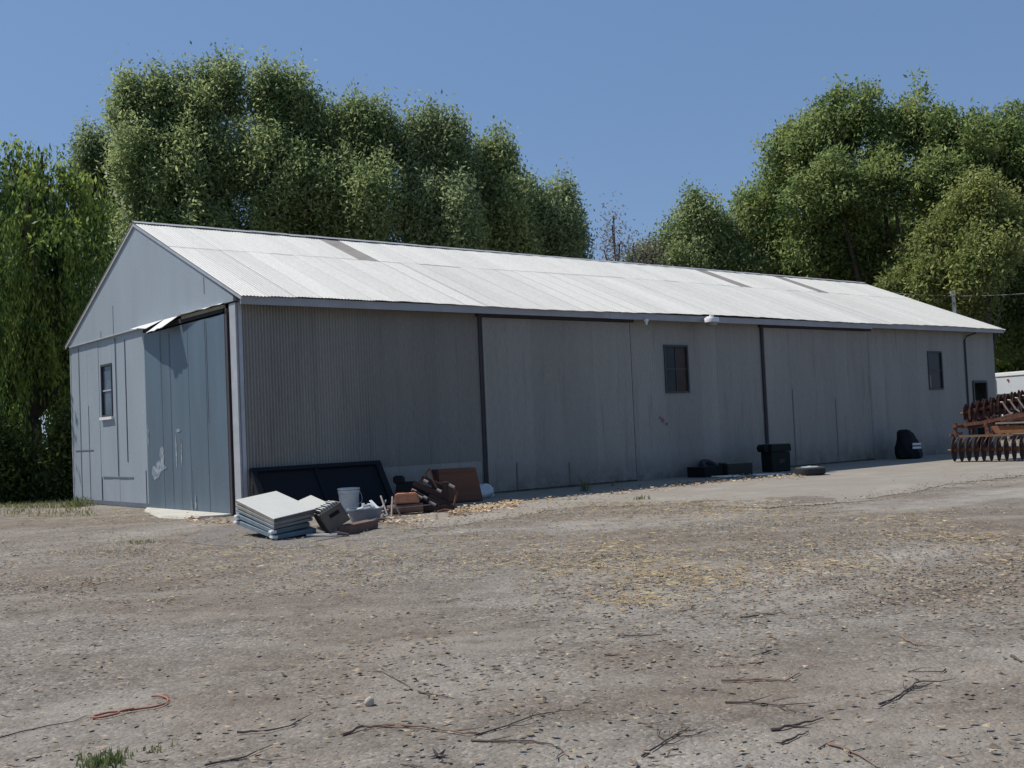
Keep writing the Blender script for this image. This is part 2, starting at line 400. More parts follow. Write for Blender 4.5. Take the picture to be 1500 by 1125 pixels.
# corner trim + jamb
mb = MB(); mb.box((-.012, .15, H/2-.01), (.05, .30, H-.04)); mb.box((.045, -.025, H/2-.01), (.08, .03, H-.03)); mb.build('corner_trim', M_trim, barn, bevel=.006)
mb = MB(); mb.box((-.03, .385, H/2-.05), (.09, .10, H-.12)); mb.build('door_jamb', M_jamb, barn)
mb = MB(); mb.box((.02, W-.02, H/2), (.08, .06, H-.02)); mb.build('corner_trim', M_trim, barn)
# gable sliding door
dm = MB()
ed = [GD0, 1.42, 2.35, 3.35, 3.9, GD1]
for a, b in zip(ed[:-1], ed[1:]): dm.box((-.055-random.uniform(0, .006), (a+b)/2, 2.05), (.05, b-a-.014, 4.04))
dm.box((-.02, (GD0+GD1)/2, 2.0), (.02, GD1-GD0-.05, 4.0), mi=1)
for y, z0, z1, wd in ((1.36, 1.9, 4.0, .02), (3.4, .2, 3.95, .018), (3.95, 2.4, 4.0, .018), (2.3, .05, .9, .018), (2.9, .05, 1.6, .015)):
    dm.box((-.0845, y, (z0+z1)/2), (.006, wd, z1-z0), mi=1)
gdoor = dm.build('sliding_door', [M_gdoor, M_seam], barn)
gdoor['label'] = 'blue grey sliding door with pale scuffs'
sm = MB()                                                   # scuffed bare patches: irregular thin flakes
def flake(yc, zc, ry, rz_, n=13, seed=1):
    r = random.Random(seed); P = []
    for k in range(n):
        q = 2*PI*k/n; s = r.uniform(.55, 1.1); P.append((-.0885-seed*.0005, yc+ry*s*math.cos(q), zc+rz_*s*math.sin(q)))
    sm = MB(); sm.add(P, [tuple(range(n))]); sm.build('scuff_mark', M_scuff, gdoor)
flake(4.1, 1.0, .42, .16, seed=3); flake(4.45, .86, .3, .22, seed=4); flake(4.0, 1.25, .16, .2, seed=5)
flake(3.15, 1.35, .035, .5, seed=6); flake(2.85, 1.25, .035, .45, seed=7); flake(3.0, 1.78, .16, .05, seed=8)
flake(4.82, 1.7, .05, .3, seed=9); flake(2.15, .2, .05, .22, seed=11); flake(2.35, .14, .03, .2, seed=12)
# canopy flaps over the door track
cm = MB()
def flap(y0, y1, out0, out1, dz0, dz1, zt=H+.02):
    n = 6; vs = []
    for i in range(n+1):
        y = y0+(y1-y0)*i/n; k = i/n; o = out0+(out1-out0)*k+random.uniform(-.02, .02); d = dz0+(dz1-dz0)*k+random.uniform(-.02, .02)
        vs += [(-.07, y, zt), (-.07-o, y, zt-d), (-.07-o, y, zt-d-.012), (-.07, y, zt-.012)]
    fs = []
    for i in range(n):
        for j in range(4): fs.append((i*4+j, i*4+(j+1) % 4, i*4+4+(j+1) % 4, i*4+4+j))
    cm.add(vs, fs)
flap(5.40, 3.72, .16, .40, .07, .20); flap(3.70, 2.85, .42, .36, .30, .25, H+.01); flap(2.75, .45, .14, .06, .03, .02)
cm.build('bent_canopy', M_flap, barn)
mb = MB(); mb.box((-.045, 2.75, H-.12), (.07, 4.5, .10)); mb.build('door_track', M_dark, barn)
mb = MB(); mb.box((-.06, 1.55, H-.06), (.05, 2.2, .07)); mb.build('header_board', M_tan, barn)
# gable window
def window(name_parent, place, w_, h_, mats, cols=2, rows=2, sill=True, barm=None):
    """place(u, v, d): u along the wall, v up, d outward"""
    mb = MB()
    def bx(u0, u1, v0, v1, d0, d1, mb, mi=0):
        b = [place(u0, v0, d0), place(u1, v0, d0), place(u1, v0, d1), place(u0, v0, d1)]
        t = [place(u0, v1, d0), place(u1, v1, d0), place(u1, v1, d1), place(u0, v1, d1)]
        mb.hexa(b, t, mi)
    fwd = .05
    bx(0, fwd, 0, h_, -.08, .025, mb); bx(w_-fwd, w_, 0, h_, -.08, .025, mb)
    bx(fwd, w_-fwd, 0, fwd, -.08, .022, mb); bx(fwd, w_-fwd, h_-fwd, h_, -.08, .022, mb)
    wn = mb.build('window', M_frame, name_parent)
    mb = MB()
    for c in range(1, cols): bx(w_*c/cols-.015, w_*c/cols+.015, fwd, h_-fwd, -.024, -.008, mb)
    for r in range(1, rows): bx(fwd, w_-fwd, h_*r/rows-.018, h_*r/rows+.018, -.023, -.004, mb)
    mb.build('glazing_bar', barm or M_frame, wn)
    for c in range(cols):
        mb = MB(); bx(fwd+(w_-2*fwd)*c/cols, fwd+(w_-2*fwd)*(c+1)/cols, fwd, h_-fwd, -.034, -.026, mb)
        mb.build('pane', mats[c % len(mats)], wn)
    if sill:
        mb = MB(); bx(-.05, w_+.05, -.07, 0, -.02, .07, mb); mb.build('sill', M_whitep, wn)
    return wn
window(barn, lambda u, v, d: (-d, 7.43+u, 2.25+v), .82, 1.35, [M_paneb], 1, 2, True, M_trim)
window(barn, lambda u, v, d: (w1[0]+u, -.02-d, w1[2]+v), w1[1]-w1[0], w1[3]-w1[2], [M_pane, M_paner], 2, 2, False)
wn = window(barn, lambda u, v, d: (w2[0]+u, -.02-d, w2[2]+v), w2[1]-w2[0], w2[3]-w2[2], [M_pane], 1, 2, False)
mb = MB(); mb.box((w2[0]+.12, -.002, w2[2]+.28), (.10, .006, .42)); mb.build('curtain_scrap', M_tan, wn)
mb = MB()
mb.box((dr[0]-.0, -.03, dr[3]/2), (.08, .06, dr[3])); mb.box((dr[1]+.0, -.03, dr[3]/2), (.08, .06, dr[3])); mb.box(((dr[0]+dr[1])/2, -.028, dr[3]), (dr[1]-dr[0], .06, .08))
dd = mb.build('doorway', M_frame, barn)
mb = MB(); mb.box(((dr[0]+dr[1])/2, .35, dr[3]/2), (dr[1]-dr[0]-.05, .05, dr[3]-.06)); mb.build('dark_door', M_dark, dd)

# long wall sliding doors
def wdoor(x0, x1, off, gapw):
    mb = MB(); corr(mb, x0, x1, .05, 4.12, -off, amp=.007)
    mb.box((x0+.02, -off+.03, 2.08), (.04, off, 4.08)); mb.box((x1-.02, -off+.03, 2.08), (.04, off, 4.08))
    d = mb.build('sliding_door', M_wdoor, barn, smooth=True)
    g = MB(); g.box((x0-gapw/2, -.045, 2.08), (gapw, .05, 4.15)); g.build('door_edge', M_jamb, d)
    g = MB(); g.box(((x0+x1)/2, -off*.9, 4.17), (x1-x0+.3, .10, .07)); g.build('door_track', M_jamb, d)
    g = MB(); g.box((x1+.03, -.05, 2.06), (.045, .03, 4.1)); g.build('door_stop', M_jamb, d)
    return d
wdoor(6.05, 10.84, .085, .095); wdoor(16.30, 21.55, .085, .08)
# overlapping patch sheets low on the wall, left bay
mb = MB(); corr(mb, 3.2, 5.9, .05, .78, -.035, amp=.004); mb.build('patch_sheet', M_wdoor, barn, smooth=True)
M_streak = mat('dark_streak', (.15, .145, .135), .8, 0, .3, 4)
for x_, z0, z1 in ((6.9, .05, .7), (8.55, .05, .62), (17.5, .05, 2.3), (19.6, .2, 2.0)): mb = MB(); mb.box((x_, -.098, (z0+z1)/2), (.035, .006, z1-z0)); mb.build('rust_streak', M_streak, barn)
mb = MB()
for x_, z_, a in ((12.0, 1.55, .10), (12.15, 1.45, .07), (11.9, 1.62, .06)): mb.box((x_, -.022, z_), (a, .006, a*.9), Matrix.Rotation(.6, 3, 'Y'))
mb.build('red_paint_mark', mat('faded_red_paint', (.24, .13, .115), .8), barn)
# conduit
mb = MB(); mb.tube([(27.52, -.05, .3), (27.52, -.05, 3.95), (27.58, -.1, 4.08), (27.85, -.3, 4.18)], .03); mb.tube([(27.52, -.05, .9), (27.52, -.05, 1.0)], .05)
mb.build('conduit_pipe', M_frame, barn)

# roof ----------------------------------------------------------
def roof_sheets():
    V, F, C = [], [], []; base = 0
    pitch = .0762; nw = 8; sw = pitch*nw; x = -.10; k = 0; slopes = []
    panels = []
    def y_z(s, side, sag):                                # s: 0 at the eave, 1 at the ridge
        if side == 0: return (-OV + s*(W/2+OV), EZ + s*(R-EZ)+sag)
        return (W+.13 - s*(W/2+.13), 4.33 + s*(R-4.33)+sag)
    while x < L+.15-1e-6:
        x1 = min(x+sw, L+.15)
        for side in (0, 1):
            for tier, (s0, s1) in enumerate(((0, .645), (.62, 1.0))):
                dz = (.006 if tier else 0.0)+random.uniform(0, .006); de = random.uniform(-.006, .006)/2
                if tier == 0: c = random.choice((.93, .95, .97, 1.0, 1.02, 1.03)) if x < 15 else random.uniform(.92, 1.0)
                else: c = random.uniform(.96, 1.04)
                n = nw*6; xs = np.linspace(x-.012, x1+.012, n+1)
                xm = (x+x1)/2
                sk = side == 0 and tier == 1 and any(a <= xm <= b for a, b in SKY)
                ss = [s0-(.004 if tier == 0 else 0)+de, (s0+s1)/2, s1]
                tgt = SKV if sk else None
                rows = []
                for s in ss:
                    for xx in xs:
                        sag = .02*math.sin(xx*.55)*(1-s)-.012*math.sin(xx*.23+1)
                        if side == 0 and s < .4 and xx > 21.5: sag -= .0
                        yy, zz = y_z(s, side, sag)
                        rows.append((xx, yy, zz+dz+.006*math.sin(2*PI*xx/pitch)+.004*math.sin(2*PI*(xx-x)/sw)))
                m_ = n+1
                fs = [(j*m_+i, j*m_+i+1, (j+1)*m_+i+1, (j+1)*m_+i) for j in range(2) for i in range(n)]
                if sk: panels.append((rows, fs)); continue
                V += rows; F += [tuple(i+base for i in f) for f in fs]; base = len(V)
                wv = random.uniform(.985, 1.0); dirt = random.choice((.72, .8, .86, .94)) if tier == 0 else random.choice((.9, .96, 1.0))
                for j in range(3):
                    for i in range(m_):                      # grime gathered along the side lap, worst at the eave
                        e = dirt if i >= m_-5 else (1-(1-dirt)*.4 if i >= m_-9 else 1.0)
                        C.append((c*e, c*e, c*e*wv))
        x = x1; k += 1
    return np.array(V), np.array(F), np.array(C), panels
SKY = [(5.0, 5.6), (17.2, 17.8), (20.9, 21.5)]; SKV = []
def roof_x(px, py):                                         # where a sight line meets the near slope
    n = Vector((0, -(R-EZ), W/2+OV)).normalized(); v = ray(px, py); p0 = Vector((0, -OV, EZ))
    return (CAM + v*((p0-CAM).dot(n)/v.dot(n)))
SKY = []
for q in ((525, 370), (1080, 414), (1182, 421)):
    xx = roof_x(*q).x; SKY.append((xx-.30, xx+.30))
V, F, C, panels = roof_sheets()
roof = npmesh('roof', V, F, M_roof, C, barn)
roof.data.polygons.foreach_set('use_smooth', [True]*len(F))
for rows, fs in panels:
    p = MB(); p.add(rows, fs); p.build('skylight_panel', M_skyl, roof, smooth=True)
mb = MB()                                                   # ridge cap
xs = np.linspace(-.12, L+.16, 60)
for a, b in zip(xs[:-1], xs[1:]):
    j = random.uniform(-.006, .006)
    mb.add([(a, W/2-.16, R-.035+j), (b, W/2-.16, R-.035+j), (b, W/2, R+.035+j), (a, W/2, R+.035+j), (a, W/2+.16, R-.035+j), (b, W/2+.16, R-.035+j)], [(0, 1, 2, 3), (3, 2, 5, 4)])
mb.build('ridge_cap', mat('dull_ridge_metal', (.42, .42, .43), .6, .2, .3, 3), roof)
mb = MB()                                                   # fascia in lengths, butted with a small step near the far end
for a, b, d in ((-.08, 9.9, 0), (9.91, 21.4, .004), (21.41, L+.12, -.03)):
    mb.box(((a+b)/2, -OV+.06, EZ-.10-d), (b-a, .03, .16))
mb.build('fascia_board', M_fascia, roof)
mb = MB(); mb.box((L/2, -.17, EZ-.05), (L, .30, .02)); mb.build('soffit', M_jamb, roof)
mb = MB()                                                   # verge boards at both ends
def verge(xa, xb):
    mb = MB()
    for (y0, z0, y1, z1) in ((-OV, EZ, W/2, R), (W+.13, 4.33, W/2, R)):
        mb.hexa([(xa, y0, z0-.10), (xb, y0, z0-.10), (xb, y0, z0-.028), (xa, y0, z0-.028)], [(xa, y1, z1-.10), (xb, y1, z1-.10), (xb, y1, z1-.028), (xa, y1, z1-.028)])
    mb.build('verge_board', M_trim, roof)
verge(-.10, -.068); verge(L+.09, L+.13)
# yard lamp on the eave
lp = Vector((13.42, -.66, 4.20))
mb = MB()
mb.lathe(lp, [(.02, .17), (.07, .17), (.075, .10), (.10, .09), (.22, .08), (.235, .06), (.235, -.07), (.225, -.07), (.2, -.02), (0.02, 0)], 28)
mb.tube([lp+Vector((0, 0, .10)), lp+Vector((0, .2, .12)), lp+Vector((0, .36, .02))], .022)
mb.v = [tuple(lp+(Vector(v)-lp)*.84) if v[1] < lp.y+.24 else v for v in mb.v]
lamp = mb.build('yard_lamp', M_whitep, barn, smooth=True)
mb = MB(); mb.lathe(lp, [(.16, -.05), (.15, -.11), (.11, -.155), (.02, -.17)], 24); mb.build('lens', mat('frosted_lens', (.30, .28, .26), .25), lamp, smooth=True)
mb = MB(); mb.lathe((11.15, -.42, 4.14), [(.01, .06), (.06, .05), (.06, -.02), (.03, -.03), (.03, -.09), (.01, -.1)], 12); mb.build('wire_insulator', M_whitep, barn)

# door slab
dsl = [gp(213, 752), gp(262, 762), gp(300, 767), gp(338, 766)]
mb = MB(); P = [(-.09, 5.05), (-.45, 4.2), (-1.05, 1.6), (-.9, .5), (-.3, .25), (-.09, .35)]
n = len(P); mb.add([(x, y, .045) for x, y in P]+[(x*1.05, y, -.02) for x, y in P], [tuple(range(n))]+[(i, (i+1) % n, n+(i+1) % n, n+i) for i in range(n)])
tag(mb.build('door_slab', M_slab, bevel=.01), kind='structure')

# ================================================================== junk by the near corner
def quadpanel(Lp, Fp, Rp, th, name, mats, label, cat='panel', group=None):
    """slab with three top corners given; mats = (top, left side, right side)"""
    Bp = Lp+Rp-Fp; nrm = (Rp-Fp).cross(Lp-Fp).normalized()
    if nrm.z < 0: nrm = -nrm
    t = [Fp, Rp, Bp, Lp]; b = [p-nrm*th for p in t]
    org = Vector((Fp.x, Fp.y, b[0].z)); vs = [p-org for p in b]+[p-org for p in t]
    mb = MB(); mb.add(vs, [(0, 3, 2, 1)], 0); mb.add(vs, [(4, 5, 6, 7)], 0); mb.add(vs, [(0, 1, 5, 4)], 2); mb.add(vs, [(1, 2, 6, 5)], 2); mb.add(vs, [(2, 3, 7, 6)], 1); mb.add(vs, [(3, 0, 4, 7)], 1)
    me_o = mb.build(name, list(mats))
    bm = bmesh.new(); bm.from_mesh(me_o.data); bmesh.ops.remove_doubles(bm, verts=bm.verts, dist=1e-5); bmesh.ops.recalc_face_normals(bm, faces=bm.faces)
    bmesh.ops.bevel(bm, geom=list(bm.edges), offset=.006, segments=1, affect='EDGES'); bm.to_mesh(me_o.data); bm.free()
    me_o.location = org
    tag(me_o, label, cat, group); return me_o
dL, dF, dR = 18.0, 16.65, 17.15
def lev(k, jl=(0, 0), jf=(0, 0), jr=(0, 0)):               # k = 0 ground, 1 top of the stack
    return (rd(345+jl[0], 770.5-38.5*k+jl[1], dL), rd(404-3*k+jf[0], 792-32*k+jf[1], dF), rd(461+2*k+jr[0], 783-38*k+jr[1], dR))
g5 = 'panels stacked at the barn corner'
for k, th, mats, lab, j in (
    (.24, .066, (M_teal, M_teal, M_teal), 'slate blue slab panel with white corners, lowest in the stack on the asphalt', ((0, 0), (0, 0), (2, 0))),
    (.47, .066, (M_teal, M_teal, M_tealg), 'slate blue slab panel second from the bottom of the stack', ((1, 0), (-1, 0), (-8, 0))),
    (.65, .045, (M_taupe, M_teal, M_taupe), 'thin blue and taupe panel in the middle of the stack', ((1, 0), (-1, 0), (-4, 0))),
    (.82, .05, (M_taupe, M_taupe, M_taupe), 'taupe edged panel just under the big white top panel', ((0, 0), (0, 0), (-2, 0))),
    (1.0, .055, (M_offw, M_taupe, M_brown), 'big off white panel with brown edge lying on top of the stack', ((0, 0), (0, 0), (0, 0)))):
    a, b, c = lev(k, *j)
    o = quadpanel(a, b, c, th, 'slab_panel', mats, lab, 'panel', g5)
    if k < .55:                                             # white plastic corner caps on the lowest two
        for p in (a, b):
            q = MB(); d = ((b-a).normalized() if p is a else (a-b).normalized())
            q.box(p-Vector((0, 0, th*.5))+d*.06-o.location, (.09, .13, th*.7), Matrix.Rotation(math.atan2(d.y, d.x)-PI/2, 3, 'Z'))
            q.build('corner_cap', M_whitep, o, bevel=.012)
# small second white panel resting behind
a, b, c = rd(437, 733, 18.6), rd(461, 745, 17.3), rd(480, 736, 17.9)
quadpanel(a, b, c, .035, 'white_board', (M_offw, M_taupe, M_brown), 'small white board resting on the tilted brown carton beside the stack', 'board')
# tilted carton with handle hole
cb = rd(485, 764, 17.3)
carton = tag(empty('carton', (cb.x, cb.y, 0)), 'tilted brown open carton with dark hand hole, leaning between stack and bucket', 'box')
Rm = Matrix.Rotation(-.30, 3, 'Z') @ Matrix.Rotation(-.50, 3, 'Y')
ctr = cb-Vector((cb.x, cb.y, 0)); ctr.z = .265
mb = MB()
def lb(c, d, mi=0): mb.box(ctr+Rm @ Vector(c), d, Rm, mi)
lb((0, -.28, 0), (.36, .02, .31)); lb((0, .28, 0), (.36, .02, .31)); lb((-.18, 0, 0), (.02, .54, .31)); lb((.18, 0, 0), (.02, .54, .31)); lb((0, 0, -.145), (.34, .54, .02))
mb.build('carton_body', M_carton, carton)
mb = MB(); mb.box(ctr+Rm @ Vector((.02, -.292, .05)), (.17, .006, .06), Rm); mb.build('hand_hole', M_black, carton, bevel=.002)
mb = MB()
for i in range(7): mb.box(ctr+Rm @ Vector((-.13+.042*i, 0, .135+.01*(i % 2))), (.014, .5, .12), Rm)
mb.build('file_sheets', M_offw, carton)
# black framed panel leaning on the wall
fr = tag(empty('framed_panel', (1.6, -.35, 0)), 'large black framed panel leaning against the corrugated wall behind the stack', 'panel')
lean = Matrix.Rotation(-math.atan2(.60, .90), 3, 'X'); Lw, Lh = 2.95, 1.08; yb = -.36
def fb(x0, x1, z0, z1, d0, d1, m_, name, mb=None):
    own = mb is None; mb = mb or MB()
    mb.box(Vector((0, yb, .02)) + lean @ Vector(((x0+x1)/2, (d0+d1)/2, (z0+z1)/2)), (x1-x0, d1-d0, z1-z0), lean)
    return mb.build(name, m_, fr, bevel=.004) if own else mb
fb(-1.45, 1.42, .05, Lh-.05, .0, .02, M_black, 'sheet')
mbf = MB()
fb(-1.5, -1.38, 0, Lh, -.05, .05, None, '', mbf); fb(1.36, 1.5, 0, Lh, -.05, .05, None, '', mbf)
fb(-1.38, 1.36, Lh-.09, Lh, -.05, .048, None, '', mbf); fb(-1.38, 1.36, 0, .08, -.05, .048, None, '', mbf); fb(-.1, -.02, .08, Lh-.09, -.03, .03, None, '', mbf)
mbf.build('frame', mat('near_black_frame', (.008, .011, .015), .7, spec=.25), fr)
# bucket
bp = gp(512, 751)
bk = tag(empty('bucket', (bp.x, bp.y, 0)), 'pale bluish plastic bucket standing before the black framed panel', 'bucket')
mb = MB(); mb.lathe((0, 0, 0), [(0.001, 0), (.17, 0), (.19, .02), (.20, .38), (.205, .40), (.205, .43), (.215, .44), (.215, .50), (.20, .51)], 28); mb.build('pail', M_bucket, bk, smooth=True)
mb = MB(); mb.lathe((0, 0, 0), [(.205, .512), (.225, .515), (.225, .545), (.19, .55), (.185, .535), (.001, .53)], 28); mb.build('lid', M_bucket, bk, smooth=True)
mb = MB(); mb.tube([(.215*math.cos(q), -.06-.215*abs(math.sin(q))*.6-.14*math.sin(q), .46-.26*math.sin(q)) for q in np.linspace(0, PI, 12)], .006); mb.build('wire_handle', M_rim, bk)
bk.scale = (.98, .98, .88)
# grey tub and its loose contents, plank
tp = rd(535, 757, 19.4); tp.z = 0
tub = tag(empty('tub', tp), 'low grey plastic tub filled with white scrap beside the carton', 'tub')
mb = MB(); mb.lathe((0, 0, 0), [(.001, .01), (.25, .01), (.30, .2), (.32, .2), (.32, .23), (.29, .23), (.27, .12), (.001, .1)], 22); mb.build('tub_body', M_greyp, tub, smooth=True)
mb = MB()
for i in range(9):
    mb.box((random.uniform(-.2, .2), random.uniform(-.15, .15), .22+random.uniform(0, .08)), (random.uniform(.12, .3), .05, .02), Matrix.Rotation(random.uniform(0, 3), 3, 'Z') @ Matrix.Rotation(random.uniform(-.6, .6), 3, 'Y'))
mb.build('scrap', M_whitep, tub)
a, b = gp(503, 780), gp(548, 766); a = rd(503, 778, 17.0); b = rd(545, 768, 17.9); a.z = b.z = .09
d = (b-a); mb = MB(); mb.box((0, 0, 0), (d.length, .22, .13), None); o = mb.build('plank', M_plank, bevel=.006); o.location = ((a+b)/2).x, ((a+b)/2).y, .07; o.rotation_euler = (0, 0, math.atan2(d.y, d.x))
tag(o, 'short reddish brown plank on the ground in front of the grey tub', 'plank')
a = gp(452, 779); mb = MB(); mb.box((0, 0, 0), (.5, .07, .03)); o = mb.build('batten', M_whitep, bevel=.003); a = rd(472, 782, 16.8); o.location = (a.x, a.y, .03); o.rotation_euler = (0, 0, -YAW-.3)
tag(o, 'thin white batten on the ground under the carton', 'batten')
# terracotta block and pipe
a = rd(596, 749, 20.6); a.z = 0
tb = tag(empty('clay_block', a, -YAW+.1), 'orange terracotta block with a hole on top', 'block')
mb = MB(); mb.box((0, 0, .30), (.50, .34, .18), None, 0, .78); mb.build('block_body', M_terra, tb, bevel=.02)
mb = MB(); mb.lathe((0.02, 0, .388), [(.045, 0), (.045, .004), (.001, .004)], 16); mb.build('hole', M_dark, tb)
mb = MB(); mb.tube([(-.36, -.12, .1), (-.2, -.12, .1), (.3, -.12, .12)], .085, 14); mb.tube([(-.3, .12, .1), (.3, .12, .1)], .085, 14); o = mb.build('clay_pipe', M_plank, None, smooth=True); o.location = a; o.rotation_euler = (0, 0, -YAW+.1)
tag(o, 'pair of reddish clay pipes lying under the orange block', 'pipe')
mb = MB()
for i in range(8): mb.tube([(random.uniform(-.35, .35), random.uniform(-.2, .2), random.uniform(.02, .12)), (random.uniform(-.35, .35), random.uniform(-.2, .2), random.uniform(.05, .4))], .016, 6)
a = rd(562, 757, 19.8); o = mb.build('metal_scrap', M_steel); o.location = (a.x, a.y, 0); tag(o, 'tangle of pale bent metal rods between grey tub and orange block', 'scrap')
# rusty machine part
a = rd(638, 748, 20.8); a.z = 0
mp_ = tag(empty('machine_part', a, -YAW), 'dark rusty machine part with shiny bolts and hoses in front of the brown cabinet', 'machine part')
mb = MB()
Rr = Matrix.Rotation(.5, 3, 'Y')
for (x_, y_, z_, l, t_) in ((-.12, 0, .42, .62, .11), (-.16, -.1, .26, .60, .09), (.0, .1, .52, .55, .10), (.1, -.05, .18, .5, .12)):
    mb.box((x_, y_, z_), (l, .14, t_), Rr)
mb.box((.05, 0, .08), (.62, .4, .10)); mb.box((.2, .05, .3), (.12, .2, .5))
mb.build('rusty_frame', M_rustm, mp_, bevel=.012)
mb = MB()
for (x_, y_, z_, l) in ((-.42, -.1, .44, .10), (-.32, -.17, .33, .12), (-.2, -.17, .30, .08), (-.1, -.17, .20, .15), (.28, -.1, .5, .12), (-.2, 0, .6, .1), (.05, -.1, .42, .1)):
    mb = MB(); mb.tube([(x_, y_, z_), (x_+l*.8, y_-.02, z_-l*.45)], .03, 10); mb.build('bright_bolt', M_steel, mp_)
mb = MB(); mb.tube([(-.12, .1, .55), (-.16, .05, .72), (-.08, .0, .82), (-.02, -.02, .6), (.05, -.05, .45)], .02, 8); mb.tube([(.3, -.1, .5), (.42, -.14, .35), (.36, -.18, .12), (.45, -.2, .03)], .022, 8)
mb.build('hose', M_rust, mp_, smooth=True)
# dark lump behind (old engine casing)
a = rd(601, 735, 22.2); a.z = 0
en = tag(empty('engine_casing', a, -YAW), 'black engine casing against the wall behind the orange block', 'engine')
mb = MB(); mb.box((0, 0, .28), (.62, .5, .5), None, 0, .8); mb.box((.42, .0, .2), (.4, .4, .34)); mb.tube([(-.2, -.1, .5), (-.2, -.1, .66)], .12, 14); mb.build('casing', M_black, en, bevel=.03)
mb = MB()
for i in range(5): mb = MB(); mb.tube([(-.25+.12*i, -.22, .2), (-.25+.12*i, -.3, .2)], .03, 10); mb.build('bolt', M_rustd, en)
# brown cabinet
a = gp(676, 737)
cab = tag(empty('cabinet', (a.x+.1, a.y+.25, 0), -YAW+.35), 'brown wooden cabinet lying on its side beside the first sliding door', 'cabinet')
mb = MB(); mb.hexa([(-.52, -.25, .02), (.56, -.25, .02), (.56, .25, .02), (-.52, .25, .02)], [(-.56, -.25, .78), (.40, -.25, .78), (.40, .25, .78), (-.56, .25, .78)]); mb.build('carcass', M_wood, cab, bevel=.01)
mb = MB(); mb.box((-.575, 0, .4), (.03, .46, .72)); mb.build('door_panel', M_rustd, cab)
mb = MB(); mb.box((-.05, -.262, .72), (.9, .02, .03)); mb.build('edge_strip', M_wood, cab)
mb = MB(); mb.box((-.02, -.262, .07), (1.0, .02, .03)); mb.build('edge_strip', M_wood, cab)
for (px, py, d_, ln, rz, m_, lab) in ((571, 745, 21.6, .9, .3, M_jamb, 'dark bar lying behind the metal rods'), (655, 757, 20.4, .35, -.5, M_rust, 'small rusty bracket on the chips before the machine part'), (556, 765, 19.0, .5, .15, M_carton, 'flat brown scrap of board before the rods'), (497, 786, 16.7, .3, -.7, M_jamb, 'dark broken stick beside the plank end')):
    q = rd(px, py, d_); mb = MB(); mb.tube([(-ln/2, 0, .03), (-ln*.1, .03, .05), (ln/2, -.02, .025)], [.02, .028, .018], 7); mb.box((ln*.1, .05, .03), (ln*.5, .09, .018), Matrix.Rotation(.4, 3, 'Z'))
    o = mb.build('scrap_bar', m_); o.location = (q.x, q.y, .0); o.rotation_euler = (0, 0, rz); tag(o, lab, 'scrap')
cab.scale = (.86, .9, .92)
# white bag
def lumpy(name, c, r, m_, seed, sub=3, amp=.18, parent=None, flat=True):
    bm = bmesh.new(); bmesh.ops.create_icosphere(bm, subdivisions=sub, radius=1); rr = random.Random(seed)
    ph = [(Vector((rr.gauss(0, 1), rr.gauss(0, 1), rr.gauss(0, 1)))*2.2, rr.uniform(0, 6)) for _ in range(9)]
    for v in bm.verts:
        k = 1+amp*sum(math.sin(v.co.dot(a)+b) for a, b in ph)/3
        p = v.co*k; z = p.z*r[2]
        v.co = Vector((p.x*r[0], p.y*r[1], max(z, -r[2]*.75) if flat else z))
    me = bpy.data.meshes.new(name); bm.to_mesh(me); bm.free(); me.materials.append(m_)
    me.polygons.foreach_set('use_smooth', [True]*len(me.polygons))
    o = bpy.data.objects.new(name, me); col.objects.link(o); o.location = c
    if parent: o.parent = parent
    return o
a = gp(706, 729); tag(lumpy('plastic_bag', (a.x-.02, a.y-.15, .15), (.26, .2, .2), M_bag, 5, amp=.3), 'crumpled white plastic bag beside the brown cabinet', 'bag')

# ================================================================== middle items by the wall
def tire_mesh(R_=.37, w_=.20, r_in=.2):
    prof = [(r_in, -w_*.38), (r_in+.03, -w_*.5), (R_-.06, -w_*.5), (R_-.015, -w_*.42), (R_, -w_*.25), (R_, w_*.25), (R_-.015, w_*.42), (R_-.06, w_*.5), (r_in+.03, w_*.5), (r_in, w_*.38), (r_in-.01, 0), (r_in, -w_*.38)]
    return prof
def tire(loc, rot, label, rim=True, R_=.37, w_=.2, cat='tire'):
    e = tag(empty('tire', loc), label, cat); e.rotation_euler = rot
    mb = MB(); mb.lathe((0, 0, 0), tire_mesh(R_, w_), 36)
    for k in range(40):
        q = 2*PI*k/40; mb.box((R_*math.cos(q), R_*math.sin(q), 0), (.016, .03, w_*.72), Matrix.Rotation(q, 3, 'Z') @ Matrix.Rotation(.3, 3, 'X'))
    mb.build('tread', M_rub, e, smooth=True)
    if rim:
        mb = MB(); mb.lathe((0, 0, 0), [(.225, w_*.50), (.205, w_*.56), (.18, w_*.5), (.13, w_*.40), (.10, w_*.45), (.06, w_*.62), (.001, w_*.66)], 28); mb.build('rim', M_rim, e, smooth=True)
    return e
a = gp(1187, 697.5); tdir = Vector((a.x-CX, a.y-CY, 0)).normalized()
tp = a+tdir*.40; tire((tp.x, tp.y, .105+.006), (0, 0, 0), 'tire lying flat with pale rim on the concrete, clear of the wall')
a = gp(1020, 697); tire((a.x+.15, -.42, .2), (math.radians(35), 0, .1), 'black tire half leaning low on the wall at the left end of the dark crates', False, .33, .2)
a = gp(1045, 694)
cr = tag(empty('crate', (12.75, -.75, 0)), 'dark crate against the wall between the leaning tire and the grey topped crate', 'crate')
